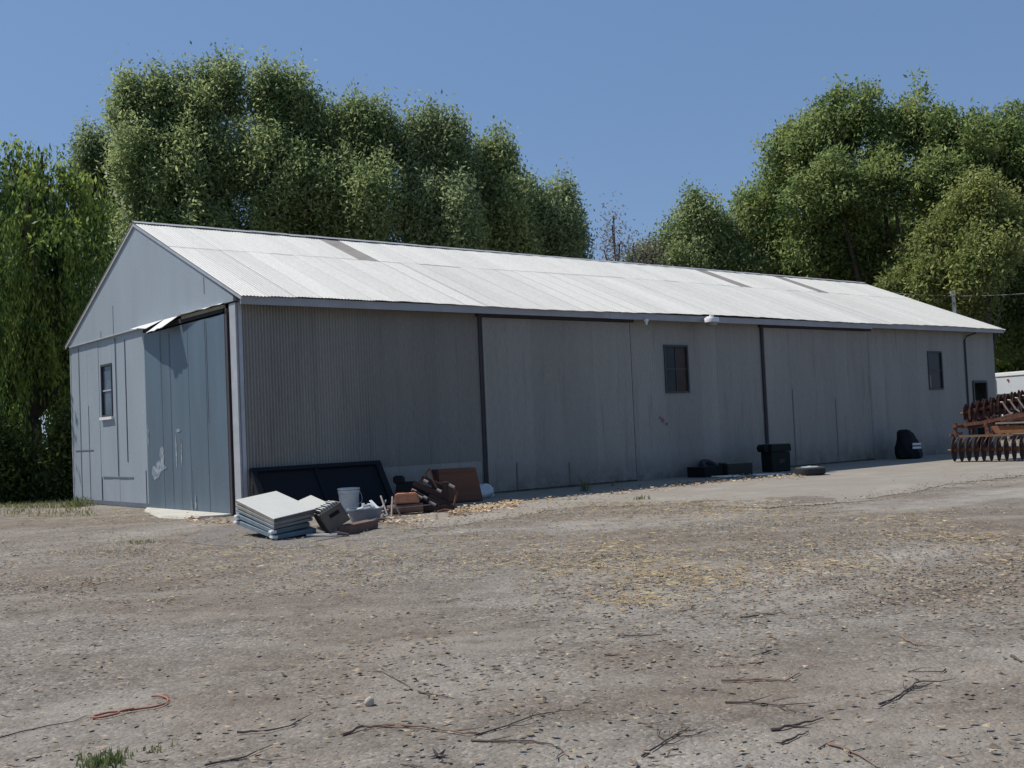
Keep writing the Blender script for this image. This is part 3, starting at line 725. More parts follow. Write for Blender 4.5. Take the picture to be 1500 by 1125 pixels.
def crate(e, w_, d_, h_, m_, mt):
    mb = MB()
    for s in (-1, 1):
        mb.box((s*(w_/2-.015), 0, h_/2), (.03, d_, h_)); mb.box((0, s*(d_/2-.014), h_/2), (w_-.06, .028, h_))
    mb.box((0, 0, .03), (w_-.06, d_-.06, .03)); mb.build('sides', m_, e, bevel=.004)
    mb = MB(); mb.box((0, 0, h_+.012), (w_+.02, d_+.02, .025)); mb.build('lid', mt, e, bevel=.004)
    mb = MB()
    for k in (.33, .68): mb.box((0, -d_/2-.006, h_*k), (w_*.9, .012, .03))
    mb.build('batten', m_, e)
crate(cr, .75, .6, .25, M_black, M_black)
cr = tag(empty('crate', (13.62, -1.05, 0), -YAW+.25), 'dark crate with a grey green lid beside the white boards', 'crate'); crate(cr, .72, .55, .32, mat('dark_crate_brown', (.03, .026, .022), .7), M_greent)
for (q0, sz, rz, lab) in (((1067, 700), (.75, .45, .02), -.4, 'white board lying flat before the grey topped crate'), ((1127, 697.5), (.8, .3, .03), -.5, 'pale board lying flat in front of the green bin')):
    a = gp(*q0); mb = MB(); mb.box((0, 0, sz[2]/2), sz); o = mb.build('white_board', M_whitep, bevel=.003); o.location = (a.x, a.y, .03); o.rotation_euler = (.03, .02, rz); tag(o, lab, 'board')
# green bin
bn = tag(empty('bin', (15.12, -1.2, 0), -YAW+.38), 'dark green lidded bin standing by the second sliding door', 'bin')
mb = MB(); mb.box((.02, 0, .28), (.72, .55, .54), None, 0, 1.03); mb.build('bin_body', M_green, bn, bevel=.02)
mb = MB(); mb.box((.03, 0, .66), (.80, .62, .2), None, 0, .96); mb.build('lid', [M_green], bn, bevel=.02)
mb = MB(); mb.box((.05, -.02, .768), (.70, .5, .012)); mb.build('lid_top', M_greent, bn)
mb = MB(); mb.tube([(-.44, -.2, .66), (-.44, .2, .66)], .11, 14); mb.build('hinge_roll', M_black, bn)
mb = MB(); mb.box((.05, -.285, .30), (.2, .012, .12)); mb.build('worn_patch', mat('worn_brown_patch', (.05, .03, .025), .8), bn)
bn.scale = (.84, .9, 1.0)
# black sack with white print
a = gp(1342, 672)
sk = tag(empty('black_sack', (a.x, a.y+.25, 0)), 'lumpy black plastic sack with a white printed patch near the far window', 'sack')
prof = [(.0, .0), (.36, .0), (.45, .05), (.47, .20), (.44, .38), (.39, .52), (.33, .64), (.30, .74), (.27, .83), (.19, .90), (.08, .92), (.0, .915)]
rr = random.Random(12); ph = [(rr.randint(2, 9), rr.uniform(3, 14), rr.uniform(0, 6)) for _ in range(10)]; vs = []; nn = 48; PR = []
for i in range(len(prof)-1):
    for j in range(4): t_ = j/4; PR.append((prof[i][0]*(1-t_)+prof[i+1][0]*t_, prof[i][1]*(1-t_)+prof[i+1][1]*t_))
for r_, z in PR:
    for k in range(nn):
        q = 2*PI*k/nn; f_ = 1+.045*sum(math.sin(a_*q+b_*z+c_)/(1+a_*.18) for a_, b_, c_ in ph)*.6
        vs.append((r_*f_*math.cos(q)-.04*z*z, r_*.85*f_*math.sin(q)+.10*z*z, z+.02*math.sin(3*q+z*9)*(z > .05)))
fs2 = [(i*nn+k, i*nn+(k+1) % nn, (i+1)*nn+(k+1) % nn, (i+1)*nn+k) for i in range(len(PR)-1) for k in range(nn)]
mb = MB(); mb.add(vs, fs2); mb.build('sack_body', M_black, sk, smooth=True)
mb = MB(); vd = Vector((sk.location.x-CX, sk.location.y-CY, 0)).normalized(); rv = Vector((vd.y, -vd.x, 0)); pc = rv*.25-vd*.395; nd = (rv*.45-vd).normalized()
for z in (.36, .47): mb.box((pc.x, pc.y, z), (.27, .05, .07), Matrix.Rotation(math.atan2(nd.y, nd.x)+PI/2, 3, 'Z'))
mb.build('printed_patch', M_whitep, sk)

# ================================================================== disc harrow
h0 = gp(1394, 677); h1 = gp(1500, 677); hd = (h1-h0); hang = math.atan2(-.988, .15)
har = tag(empty('disc_harrow', (h0.x, h0.y, .008), hang), 'rusty folding disc harrow parked at the right edge by the barn end', 'harrow')
def disc(mb, x_, y_, z_, r, tilt=.12):
    ax = Vector((1, tilt, 0)).normalized()
    mb.lathe((x_, y_, z_), [(.001, -.03), (r*.55, -.012), (r, .03), (r, .036), (r*.55, -.004), (.001, -.022)], 22, axis=ax)
for k in range(15):
    mb = MB(); disc(mb, .06+.205*k, 0, .335, .33); mb.build('disc_blade', M_rustd, har, smooth=True)
mb = MB(); mb.tube([(-.08, 0, .33), (3.1, 0, .33)], .028)
for k in range(15): mb.tube([(.10+.205*k, 0, .33), (.21+.205*k, 0, .33)], .05 if k % 2 else .062, 10)
mb.build('gang_shaft', M_rusto, har)
mb = MB()
mb.box((1.75, .05, .72), (3.0, .07, .06)); mb.build('gang_beam', mat('tan_rust_beam', (.24, .15, .09), .8, 0, .4, 9), har)
mb = MB()
for k in range(14):
    x_ = .13+.205*k; mb.box((x_+.045, -.08, .585), (.022, .02, .26), Matrix.Rotation(.55, 3, 'Y'))
mb.build('scraper', mat('tan_worn_rust', (.28, .19, .13), .7, .1, .4, 20), har)
mb = MB()
mb.box((.12, .1, .86), (.09, .09, .50)); mb.box((.22, .1, .80), (.18, .08, .07)); mb.box((.14, .3, 1.0), (.12, .6, .08)); mb.tube([(.02, .05, .72), (.02, .05, .80)], .06, 10)
mb.build('end_bracket', M_rust, har, bevel=.006)
mb = MB()
pr = [(.05, .55, 1.02), (.7, .55, 1.08), (1.4, .55, 1.2), (3.1, .55, 1.45)]
for p, q in zip(pr[:-1], pr[1:]):
    d = Vector(q)-Vector(p); mb.box((Vector(p)+Vector(q))/2, (d.length, .09, .10), d.to_track_quat('X', 'Z').to_matrix())
mb.box((1.0, .3, 1.03), (.09, .62, .09)); mb.box((2.2, .35, .98), (.1, .9, .1)); mb.box((.95, .3, .84), (.12, .12, .34)); mb.box((1.08, .2, .74), (.2, .3, .16))
mb.build('wing_frame', M_rust, har, bevel=.006)
mb = MB(); mb.box((1.72, .2, .87), (1.2, .16, .21)); mb.build('tool_box', M_rusto, har, bevel=.008)
mb = MB(); mb.box((2.2, .12, 1.055), (1.9, .10, .045)); mb.box((2.35, .02, .755), (1.3, .06, .03)); mb.build('tan_rail', mat('tan_paint_rail', (.33, .25, .20), .7, 0, .4, 9), har)
# raised rear gang, climbing to the right
def ry(x_): return 1.36+.20*x_
for k in range(15):
    x_ = .10+.20*k; mb = MB(); disc(mb, x_, .95, ry(x_), .26, .05); mb.build('disc_blade', M_rustd, har, smooth=True)
for k in range(12):
    x_ = .28+.20*k; mb = MB(); disc(mb, x_, 1.35, ry(x_)+.05, .27, .1); mb.build('disc_blade', M_rustd, har, smooth=True)
mb = MB(); mb.tube([(.15, 1.35, ry(.15)+.05), (2.7, 1.35, ry(2.7)+.05)], .03); mb.box((1.2, 1.15, ry(1.2)+.02), (.06, .5, .06)); mb.box((.5, 1.15, ry(.5)+.02), (.06, .5, .06)); mb.box((2.1, 1.15, ry(2.1)+.02), (.06, .5, .06)); mb.build('second_gang_shaft', M_rust, har)
mb = MB(); mb.tube([(-.02, .95, ry(0)), (3.1, .95, ry(3.1))], .03)
for k in range(15): x_ = .16+.20*k; mb.tube([(x_, .95, ry(x_)), (x_+.09, .95, ry(x_+.09))], .05, 10)
mb.build('raised_gang_shaft', M_rusto, har)
for x_ in (.3, 1.0, 1.9, 2.7): mb = MB(); mb.box((x_, .8, (ry(x_)+1.15)/2), (.06, .08, ry(x_)-1.0)); mb.box((x_, .75, 1.12+.09*x_), (.06, .5, .07)); mb.build('gang_hanger', M_rustd, har)
mb = MB()
for k in range(7):
    x_ = 1.38+.20*k; z = 1.30+.05*k
    mb.tube([(x_+.02, .12, z+.34), (x_+.09, .12, z+.33), (x_+.13, .12, z+.24), (x_+.24, .12, z+.06), (x_+.32, .12, z)], .022, 7)
mb.build('spring_tine', M_steel, har)
mb = MB()
for (x_, y_, z_, l, h_) in ((1.0, .75, 1.02, 1.9, .10), (2.3, .8, 1.18, 1.6, .14), (.55, .85, 1.22, .9, .08), (1.5, .9, 1.36, 1.3, .09)): mb.box((x_, y_, z_), (l, .10, h_), Matrix.Rotation(-.06, 3, 'Y'))
for (x_, z0, z1) in ((.4, .7, 1.5), (.8, .8, 1.4), (1.25, .7, 1.55), (1.7, .9, 1.6), (2.15, .8, 1.7)): mb.box((x_, .82, (z0+z1)/2), (.07, .08, z1-z0), Matrix.Rotation(.12, 3, 'Y'))
mb.tube([(.3, .6, .95), (1.1, .6, 1.12), (1.6, .6, 1.3)], .06, 10)
mb.build('cross_frame', M_rustd, har)
mb = MB(); mb.box((2.2, .15, 1.27), (1.7, .07, .06), Matrix.Rotation(-.15, 3, 'Y')); mb.build('tine_bar', M_rust, har)

# ================================================================== white trailer far right
t0 = rd(1462, 640, 53); t1 = rd(1560, 640, 50.5); ta = math.atan2(t1.y-t0.y, t1.x-t0.x)
tr = tag(empty('trailer', (t0.x, t0.y, 0), ta), 'white box trailer parked beyond the barn end behind the harrow', 'trailer')
mb = MB(); mb.box((3.0, 1.2, 2.45), (6.0, 2.4, .80)); mb.build('box_body', mat('shade_greyed_trailer', (.55, .58, .60), .5, 0, .1, 2), tr, bevel=.05)  # shade put into the colour: white body greyed below the roof edge
mb = MB(); mb.box((3.0, 1.2, 2.93), (6.06, 2.46, .20)); mb.build('roof_cap', M_whitep, tr, bevel=.04)  # roof edge whiter than the body, its sunlight painted in
mb = MB(); mb.box((.03, -.025, 1.9), (.10, .05, 1.75)); mb.box((.38, -.025, 1.3), (.07, .05, .5)); mb.build('corner_post', M_whitep, tr)
mb = MB(); mb.tube([(.78, -.0, 2.68), (.78, -.04, 2.68)], .05, 12); mb.build('marker_lamp', M_red, tr)
mb = MB(); mb.box((3.0, 1.2, 1.45), (5.9, 2.3, 1.18)); mb.build('lower_panel', mat('dark_maroon_panel', (.035, .022, .022), .7), tr)
mb = MB(); mb.box((3.0, 1.2, .80), (5.7, 2.2, .10)); mb.build('chassis', M_black, tr)
for s in (.0, 2.4):
    for x_ in (3.2, 4.1):
        e = MB(); e.lathe((x_, s, .36), tire_mesh(.36, .22), 28, axis=Vector((0, 1, 0))); wh = e.build('wheel', M_rub, tr, smooth=True)
        e = MB(); e.lathe((x_, s, .36), [(.2, -.09), (.05, -.1), (.001, -.1)], 20, axis=Vector((0, 1, 0))); e.build('rim', M_rim, wh)
mb = MB(); mb.tube([(.3, .3, 0), (.3, .3, .85)], .05); mb.build('support_leg', M_rim, tr); mb = MB(); mb.tube([(.3, 2.1, 0), (.3, 2.1, .85)], .05); mb.build('support_leg', M_rim, tr)

# vent pipe and wire beyond the far gable
a = rd(1397, 440, 55); hz = a.z
vp = tag(empty('vent_pipe', (a.x, a.y, 0)), 'tall white pipe with flared cap rising behind the far roof edge', 'pipe')
zt = rd(1397, 426, 55).z
mb = MB(); mb.lathe((0, 0, 0), [(.085, 0), (.085, zt-.5), (.08, zt-.22)], 16); mb.build('pipe', M_pipe, vp, smooth=True)
mb = MB(); mb.lathe((0, 0, 0), [(.08, zt-.24), (.15, zt-.10), (.155, zt), (.05, zt+.02), (.001, zt+.02)], 18); mb.build('cap', M_whitep, vp, smooth=True)
mb = MB(); A = rd(1250, 434, 56); B = rd(1640, 426, 53)
mb.tube([A.lerp(B, t_)-Vector((0, 0, .5*(1-(2*t_-1)**2))) + Vector((0, 0, .4)) for t_ in np.linspace(0, 1, 16)], .022, 6); tag(mb.build('overhead_wire', mat('dull_wire', (.10, .13, .10), .6), None), 'thin overhead wire running past the white pipe before the big tree', 'wire')
exec_trees = True
# ================================================================== trees
def foliage_arrays(lobes, nclu, nleaf, lsize, sig, droop=.3, tip=.45, rs=None, inner=.5, rough=.16, aniso=.75):
    """lobes: (centre, rx, rz). leaf = small diamond; returns verts, faces, fac"""
    rs = rs or rng
    wts = np.array([l[1]*max(l[1], l[2]) for l in lobes]); wts = wts/wts.sum()
    nclu = int(nclu*1.5); C, Fc = [], []
    for (c, rx, rz), wt in zip(lobes, wts):
        k = max(5, int(nclu*wt))
        d = rs.normal(size=(k, 3)); d /= np.linalg.norm(d, axis=1)[:, None]
        d[:, 2] = np.where(d[:, 2] < -.75, -d[:, 2]*.7, d[:, 2])
        rad = inner + (1.04-inner)*rs.random(k)**.55
        bump = 1+.24*np.sin(d[:, 0]*5+c[0])*np.sin(d[:, 1]*6+c[1]*2)*np.sin(d[:, 2]*5)
        rad *= bump*np.where(rs.random(k) < rough, rs.uniform(1.05, 1.38, k), 1)
        nar = 1-tip*np.clip(d[:, 2], 0, 1)**1.5
        P = np.array(c)+np.stack([d[:, 0]*rx*rad*nar, d[:, 1]*rx*rad*nar, d[:, 2]*rz*rad], 1)
        C.append(P); Fc.append(np.clip(rs.normal(.45, .22, k)+rs.normal(0, .13), 0, 1))
    C = np.concatenate(C); Fc = np.concatenate(Fc); k = len(C)
    P = np.repeat(C, nleaf, 0)+rs.normal(size=(k*nleaf, 3))*np.array([sig, sig, sig*aniso])
    f = np.clip(np.repeat(Fc, nleaf)+rs.normal(0, .16, k*nleaf), 0, 1)
    return leaf_quads(P, f, lsize, droop, rs)
def leaf_quads(P, f, lsize, droop, rs, asp=.42):
    n = len(P)
    a = rs.normal(size=(n, 3)); a[:, 2] -= droop*1.5; a /= np.linalg.norm(a, axis=1)[:, None]
    b = rs.normal(size=(n, 3)); b[:, 2] *= .5; b -= (b*a).sum(1)[:, None]*a; b /= np.linalg.norm(b, axis=1)[:, None]
    s = lsize*np.clip(rs.lognormal(0, .22, n), .5, 1.5)[:, None]
    V = np.stack([P-a*s*.5, P+b*s*asp*.5+a*s*.05, P+a*s*.5, P-b*s*asp*.5+a*s*.05], 1).reshape(-1, 3)
    F = np.arange(4*n).reshape(n, 4)
    return V, F, np.repeat(f, 4)
def trunk_mesh(base, lobes, r, parent, name='trunk', lean=None):
    mb = MB(); top = min(l[0][2] for l in lobes); cx = np.mean([l[0][0] for l in lobes]); cy = np.mean([l[0][1] for l in lobes])
    fork = Vector((base.x*.6+cx*.4, base.y*.6+cy*.4, max(1.6, top*.55)))
    o = Vector((base.x, base.y, 0))
    mb.tube([o-o, (fork-o)*.45+Vector((.08, -.05, 0)), fork-o], [r*1.25, r*.95, r*.8], 10)
    for (c, rx, rz) in lobes:
        e = Vector(c)-o; s = fork-o; m_ = s.lerp(e, .5)+Vector((random.uniform(-.4, .4), random.uniform(-.4, .4), random.uniform(-.2, .6)))
        mb.tube([s, m_, e+Vector((0, 0, rz*.3))], [r*.5, r*.28, .04], 7)
    return mb.build(name, M_bark, parent, smooth=True)
def pxl(spec, dist):
    out = []
    for s in spec:
        px, py, rx, rz = s[:4]; dd = s[4] if len(s) > 4 else 0
        p = rd(px, py, dist+dd); k = (dist+dd)/CF
        out.append(((p.x, p.y, p.z), rx*k*1.05, rz*k*1.05))
    return out
def tree(spec, dist, mleaf, label, nclu, nleaf=52, lsize=.19, sig=.27, droop=.3, tip=.6, r=.28, group=None, basepx=None, name='tree', cat='tree', inner=.5, sub=14, plume=3, aniso=1.55, rough=.2):
    limbs = pxl([(q[0], q[1]+(15 if sub else 0))+tuple(q[2:]) for q in spec], dist); lobes = []
    for c, rx, rz in limbs:
        if sub and rx > .55:
            lobes.append((c, rx*.64, rz*.64))
            for _ in range(sub):
                d = rng.normal(size=3); d /= np.linalg.norm(d); d[2] = abs(d[2]) if rng.random() < .7 else d[2]
                k = rng.uniform(.42, 1.0); q = rng.uniform(.17, .36)
                lobes.append(((c[0]+d[0]*rx*k, c[1]+d[1]*rx*k, c[2]+d[2]*rz*k*.8), rx*q, max(rx, rz)*q*rng.uniform(1.1, 2.2)))
        else: lobes.append((c, rx, rz))
    if sub:
        for i, (c, rx, rz) in enumerate(limbs):              # tie neighbouring limbs into one crown
            if rx <= .55: continue
            nb = sorted((math.dist(c, l[0]), j) for j, l in enumerate(limbs) if j != i and l[1] > .55)[:3]
            for _, j in nb:
                c2, rx2, rz2 = limbs[j]
                if j > i or i not in [q for _, q in sorted((math.dist(c2, l[0]), m) for m, l in enumerate(limbs) if m != j and l[1] > .55)[:3]]:
                    lobes.append((tuple((a+b)/2 for a, b in zip(c, c2)), .5*min(rx, rx2), .6*min(rz, rz2)))
            for _ in range(plume):                            # upright shoots breaking the outline
                q = rng.uniform(0, 6.283); k = rng.uniform(.1, .75)
                lobes.append(((c[0]+rx*k*math.cos(q), c[1]+rx*k*math.sin(q), c[2]+rz*(.80-.4*k*k)), rx*rng.uniform(.10, .17), rz*rng.uniform(.22, .42)))
    bx = basepx if basepx is not None else sum(s[0] for s in spec)/len(spec)
    b = rd(bx, 640, dist); b.z = 0
    e = tag(empty(name, b), label, cat, group)
    V, F, f = foliage_arrays(lobes, nclu, nleaf, lsize, sig, droop, tip, inner=inner, aniso=aniso, rough=rough)
    V = V[:]; V[:, 2] = np.maximum(V[:, 2], .03); V -= np.array([b.x, b.y, 0])
    npmesh('crown', V, F, mleaf, np.stack([f]*3, 1), e)
    trunk_mesh(b, limbs, r, e)
    return e
L_pop = leafmat('poplar_leaves', (.115,.175,.068), (.43,.49,.22), 0.58)
L_pop2 = leafmat('poplar_leaves_blue', (.12,.18,.085), (.42,.48,.25), 0.58)
L_big = leafmat('big_tree_leaves', (.095,.16,.05), (.40,.455,.17), 0.58)
L_yel = leafmat('yellowish_leaves', (.115,.165,.048), (.43,.45,.16), .55)
L_wil = leafmat('willow_leaves', (.035,.085,.02), (.31,.385,.085), 0.5)
L_dead = leafmat('purple_grey_leaves', (.17, .15, .15), (.31, .27, .25))
L_shr = leafmat('shrub_leaves', (.04,.08,.02), (.20,.235,.06), 0.45)
gt = 'tall trees behind the barn ridge'
tree([(190, 132, 13, 34), (219, 128, 13, 32), (262, 122, 13, 34), (289, 118, 12, 34), (325, 106, 13, 30), (344, 130, 12, 34), (180, 190, 16, 40), (196, 172, 30, 62), (225, 165, 30, 55), (262, 165, 36, 62), (326, 152, 36, 68), (292, 200, 40, 70, -1), (205, 250, 48, 62, -1), (262, 265, 55, 70, -2), (330, 255, 52, 75, -1), (225, 335, 58, 55, -1), (300, 350, 70, 60, -2), (250, 430, 80, 60, 1)],
     52, L_pop, 'tallest tree behind the gable, with pointed plumes of grey green leaves', 1500, group=gt)
tree([(405, 120, 12, 30), (434, 124, 12, 32), (456, 155, 12, 34), (380, 140, 12, 30), (404, 160, 32, 60), (436, 170, 28, 66), (456, 195, 26, 60), (395, 245, 48, 70, -1), (450, 280, 45, 70, -2), (405, 335, 60, 60, -1), (470, 360, 50, 50), (430, 420, 80, 60, 1)],
     51, L_pop, 'tree with two plumes at top, right of the tallest tree behind the ridge', 1150, group=gt)
tree([(519, 158, 13, 30), (548, 168, 13, 30), (484, 165, 12, 30), (574, 195, 12, 34), (492, 205, 28, 55, 1), (524, 205, 32, 66), (556, 215, 28, 62), (500, 290, 45, 70, -1), (550, 300, 45, 70, -2), (520, 360, 60, 55), (530, 430, 80, 60, 1)],
     50, L_pop, 'rounded grey green tree behind the roof above the brown skylight panel', 1000, group=gt)
tree([(608, 182, 13, 28), (640, 178, 13, 28), (666, 188, 13, 32), (686, 250, 10, 34), (606, 225, 28, 58), (640, 222, 32, 60), (668, 240, 26, 66), (610, 310, 42, 65, -1), (660, 320, 45, 65, -1.5), (630, 370, 60, 50), (640, 440, 80, 60, 1)],
     50, L_pop2, 'dark green tree in the middle of the row behind the ridge', 950, group=gt)
tree([(724, 212, 13, 28), (742, 222, 12, 30), (762, 275, 10, 30), (712, 262, 26, 55), (736, 258, 30, 62), (752, 310, 30, 55, -1), (700, 340, 42, 55, -1), (745, 365, 45, 45), (725, 430, 60, 60, 1)],
     51, L_pop, 'narrow lighter tree stepping down right of the row behind the ridge', 700, group=gt)
tree([(822, 280, 9, 26), (840, 310, 9, 28), (853, 350, 8, 28), (800, 290, 10, 26), (778, 305, 22, 45), (800, 330, 30, 50, -1), (826, 318, 20, 54), (842, 350, 18, 50, -1), (790, 375, 45, 40), (815, 430, 60, 50, 1)],
     53, L_pop2, 'lowest bluish tree at the right end of the row behind the ridge', 560, group=gt)
tree([(132, 220, 24, 40), (155, 240, 22, 42), (170, 275, 24, 40), (130, 285, 28, 46, 1), (155, 350, 50, 60, 1)],
     60, L_pop2, 'small bluish tree peeking between the willow and the tallest tree', 420, sig=.28, inner=.3)
tree([(899, 322, 5, 20), (897, 338, 7, 28), (908, 365, 22, 24), (885, 372, 22, 18), (930, 372, 26, 22), (955, 378, 22, 18), (920, 410, 50, 30)],
     58, L_dead, 'sparse purple grey half dead tree above the middle of the ridge', 75, nleaf=26, lsize=.17, sig=.36, r=.10, inner=.2, sub=0)
tree([(1024, 318, 28, 46), (1000, 350, 30, 36), (1045, 345, 28, 40), (975, 372, 28, 26), (1070, 355, 30, 44, 1), (1020, 400, 60, 40), (945, 378, 24, 18), (1085, 385, 34, 30)],
     60, L_pop, 'small blue green tree between the half dead tree and the big tree', 560, sig=.28)
tree([(1208, 188, 52, 55), (1150, 250, 45, 62), (1178, 225, 45, 55, -1), (1112, 310, 42, 55), (1285, 185, 55, 55), (1360, 190, 55, 52, 1), (1430, 205, 55, 60), (1500, 205, 55, 62, 1), (1225, 280, 62, 62, -2.5), (1310, 265, 65, 60, -2), (1400, 275, 60, 60, -1), (1500, 300, 70, 80, 1),
      (1110, 375, 45, 42), (1170, 350, 52, 50, -1.5), (1240, 370, 60, 55, 0), (1330, 380, 60, 60, 3), (1300, 340, 90, 80, 4), (1260, 420, 90, 70, 3), (1350, 450, 90, 70, 3), (1160, 430, 80, 60, 2), (1580, 240, 80, 100, 1), (1440, 400, 90, 70, 5), (1520, 470, 90, 70, 4)],
     62, L_big, 'very large olive green tree rising over the right end of the barn', 4800, nleaf=52, lsize=.235, sig=.31, r=.5, inner=.66, tip=.2, plume=0, aniso=.9)
tree([(1435, 300, 42, 42), (1480, 330, 40, 45, 1), (1390, 345, 45, 36), (1440, 370, 50, 42, -1), (1350, 370, 22, 24), (1380, 400, 40, 28, -1), (1330, 415, 26, 24), (1415, 430, 36, 30), (1310, 425, 18, 18)],
     57, L_yel, 'yellowish sunlit tree in front of the big tree above the white pipe', 720, nleaf=48, lsize=.21, sig=.27, r=.22, tip=.25, basepx=1490)
tree([(1490, 520, 60, 60), (1560, 500, 70, 80), (1470, 580, 50, 50), (1540, 600, 60, 60)], 72, L_big, 'dark understorey tree behind the white trailer', 700, lsize=.3, sig=.4, r=.2)
# weeping willow ------------------------------------------------
wd = 37.5
wl = pxl([(20, 245, 22, 30), (62, 238, 16, 30), (95, 262, 16, 30), (-20, 262, 26, 30), (40, 300, 20, 40, -2), (10, 290, 55, 52), (70, 285, 45, 52), (110, 310, 38, 60), (-60, 310, 70, 80), (55, 370, 70, 60, -1.5), (140, 360, 34, 60, .5), (-10, 400, 70, 60, -1), (100, 420, 52, 60, -1), (160, 420, 26, 60, 1), (0, 520, 50, 60), (60, 510, 45, 60, 1), (110, 520, 34, 70), (30, 500, 40, 60, -1.5)], wd)
wb = rd(38, 700, wd); wb.z = 0
we = tag(empty('weeping_willow', wb), 'bright green weeping willow with hanging strands left of the gable end', 'tree')
Vs, Fs, fs_, off = [], [], [], 0
V, F, f = foliage_arrays(wl, 260, 26, .18, .26, 1.2, .3, inner=.6); Vs.append(V); Fs.append(F); fs_.append(f); off = len(V)
rs = rng; P, ff = [], []
for (c, rx, rz) in wl:
    for _ in range(int(10*rx)):                            # one bough: a bunch of strands falling together
        q = rs.uniform(0, 6.283); rr = rx*math.sqrt(rs.uniform(.1, 1.15)); hx = c[0]+rr*math.cos(q); hy = c[1]+rr*math.sin(q); hz0 = c[2]+rz*rs.uniform(-.7, .6)
        L0 = rs.uniform(1.2, 5.2); bow = rs.normal(0, .10, 2); tone = np.clip(rs.normal(.40, .30), 0, 1); wid = rs.uniform(.08, .26)
        gr = rd(65, 630, wd)-CAM; gl = math.hypot(gr.x, gr.y); low = 2.65 if abs((hx-CX)*gr.y-(hy-CY)*gr.x)/gl < .45 else .15
        for _k in range(int(rs.integers(5, 11))):
            x0, y0 = hx+rs.normal(0, wid), hy+rs.normal(0, wid); z0 = hz0+rs.normal(0, .25); ln = L0*rs.uniform(.5, 1.1); ln = max(.3, min(ln, z0-low-rs.uniform(0, 1.7)))
            k = max(4, int(ln/.08)); t_ = np.arange(k)*.08; cur = t_*t_*.03
            P.append(np.stack([x0+bow[0]*t_+cur*rs.normal(0, 1)+rs.normal(0, .07, k), y0+bow[1]*t_+rs.normal(0, .07, k), z0-t_+rs.normal(0, .04, k)], 1))
            ff.append(np.clip(tone+rs.normal(0, .16, k), 0, 1))
P = np.concatenate(P); ff = np.concatenate(ff)
V, F, f = leaf_quads(P, ff, .20, 2.2, rs, .27); Vs.append(V); Fs.append(F+off); fs_.append(f)
V = np.concatenate(Vs)-np.array([wb.x, wb.y, 0]); f = np.concatenate(fs_)
npmesh('crown', V, np.concatenate(Fs), L_wil, np.stack([f]*3, 1), we); trunk_mesh(wb, wl, .34, we)
# growth under and behind the willow
tree([(10, 560, 40, 70), (-30, 500, 60, 80), (0, 660, 40, 50), (28, 690, 22, 40)], 48, L_shr, 'dark leafy tree in the shade behind the willow at the left edge', 520, lsize=.26, sig=.32, r=.16)
tree([(112, 560, 28, 80), (100, 480, 40, 60), (105, 660, 22, 60), (150, 520, 40, 90), (120, 720, 30, 40)], 49, L_shr, 'dark leafy tree in the shade between willow and gable wall', 620, lsize=.26, sig=.32, r=.16)
def shrub(spec, dist, label, n):
    return tree(spec, dist, L_shr, label, n, nleaf=26, lsize=.16, sig=.18, r=.05, name='shrub', cat='shrub', tip=.1, inner=.2, sub=0, aniso=.9)
shrub([(14, 695, 34, 50), (-20, 680, 34, 60), (30, 718, 24, 24)], 35.5, 'low leafy shrub under the willow at the left edge', 460)
shrub([(86, 700, 22, 42), (101, 670, 11, 60), (84, 722, 18, 18)], 35, 'upright leafy shrub beside the gable wall corner', 420)
shrub([(54, 720, 22, 18)], 36.5, 'small yellow green shrub between the two larger shrubs', 200)

# ================================================================== loose ground cover
def img_pts(n, x0, x1, y0, y1):
    out = []
    for px, py in zip(rng.uniform(x0, x1, n), rng.uniform(y0, y1, n)):
        p = gp(px, py); out.append((p.x, p.y))
    return np.array(out)
def img_g(n, m_, s_):                                        # scattered round one distance, thinning out both ways
    out = []
    for px, py in zip(rng.uniform(-250, 1750, n), np.clip(rng.normal(m_, s_, n), 752, 1200)):
        p = gp(px, py); out.append((p.x, p.y))
    return np.array(out)
def img_x(n, mx, sx_, m_, s_):
    out = []
    for px, py in zip(rng.normal(mx, sx_, n), np.clip(rng.normal(m_, s_, n), 756, 1200)):
        p = gp(px, py); out.append((p.x, p.y))
    return np.array(out)
def ground_z(P):
    kk = np.clip((-P[:, 1]-5.5)/2.5, 0, 1)
    nr = np.clip(np.clip(1-np.hypot((P[:, 0]+1)/11, (P[:, 1]+10)/9.5), 0, 1)*4, 0, 1)
    return (fbm(P[:, 0], P[:, 1], 3)*.006+fbm(P[:, 0]*3, P[:, 1]*3, 4)*.003)*nr*kk-.003*kk
def outside_barn(P): return ~((P[:, 0] > -.12) & (P[:, 1] > -.05))
# gravel stones
def along(pts, k, s_):
    out = []
    for _ in range(k):
        i = random.randrange(len(pts)-1); t_ = random.random(); a, b = pts[i], pts[i+1]
        p = gp(a[0]+(b[0]-a[0])*t_, a[1]+(b[1]-a[1])*t_+random.gauss(0, s_)); out.append((p.x, p.y))
    return np.array(out)
EDGE = [(590, 775), (680, 768), (760, 757), (830, 744), (905, 741), (1000, 738), (1120, 744), (1230, 738), (1330, 722), (1420, 706), (1500, 697), (1560, 690)]
P = np.concatenate([img_pts(13000, -250, 1750, 850, 1220), img_pts(4000, -250, 1750, 770, 880)])
P = P[outside_barn(P)]; n = len(P); z = ground_z(P)
octa = np.array([(1, 0, 0), (0, 1, 0), (-1, 0, 0), (0, -1, 0), (0, 0, .7), (0, 0, -.5)], float); of = np.array([(0, 1, 4), (1, 2, 4), (2, 3, 4), (3, 0, 4), (1, 0, 5), (2, 1, 5), (3, 2, 5), (0, 3, 5)])
sz = np.clip(rng.lognormal(math.log(.0042), .45, n), .0025, .018)
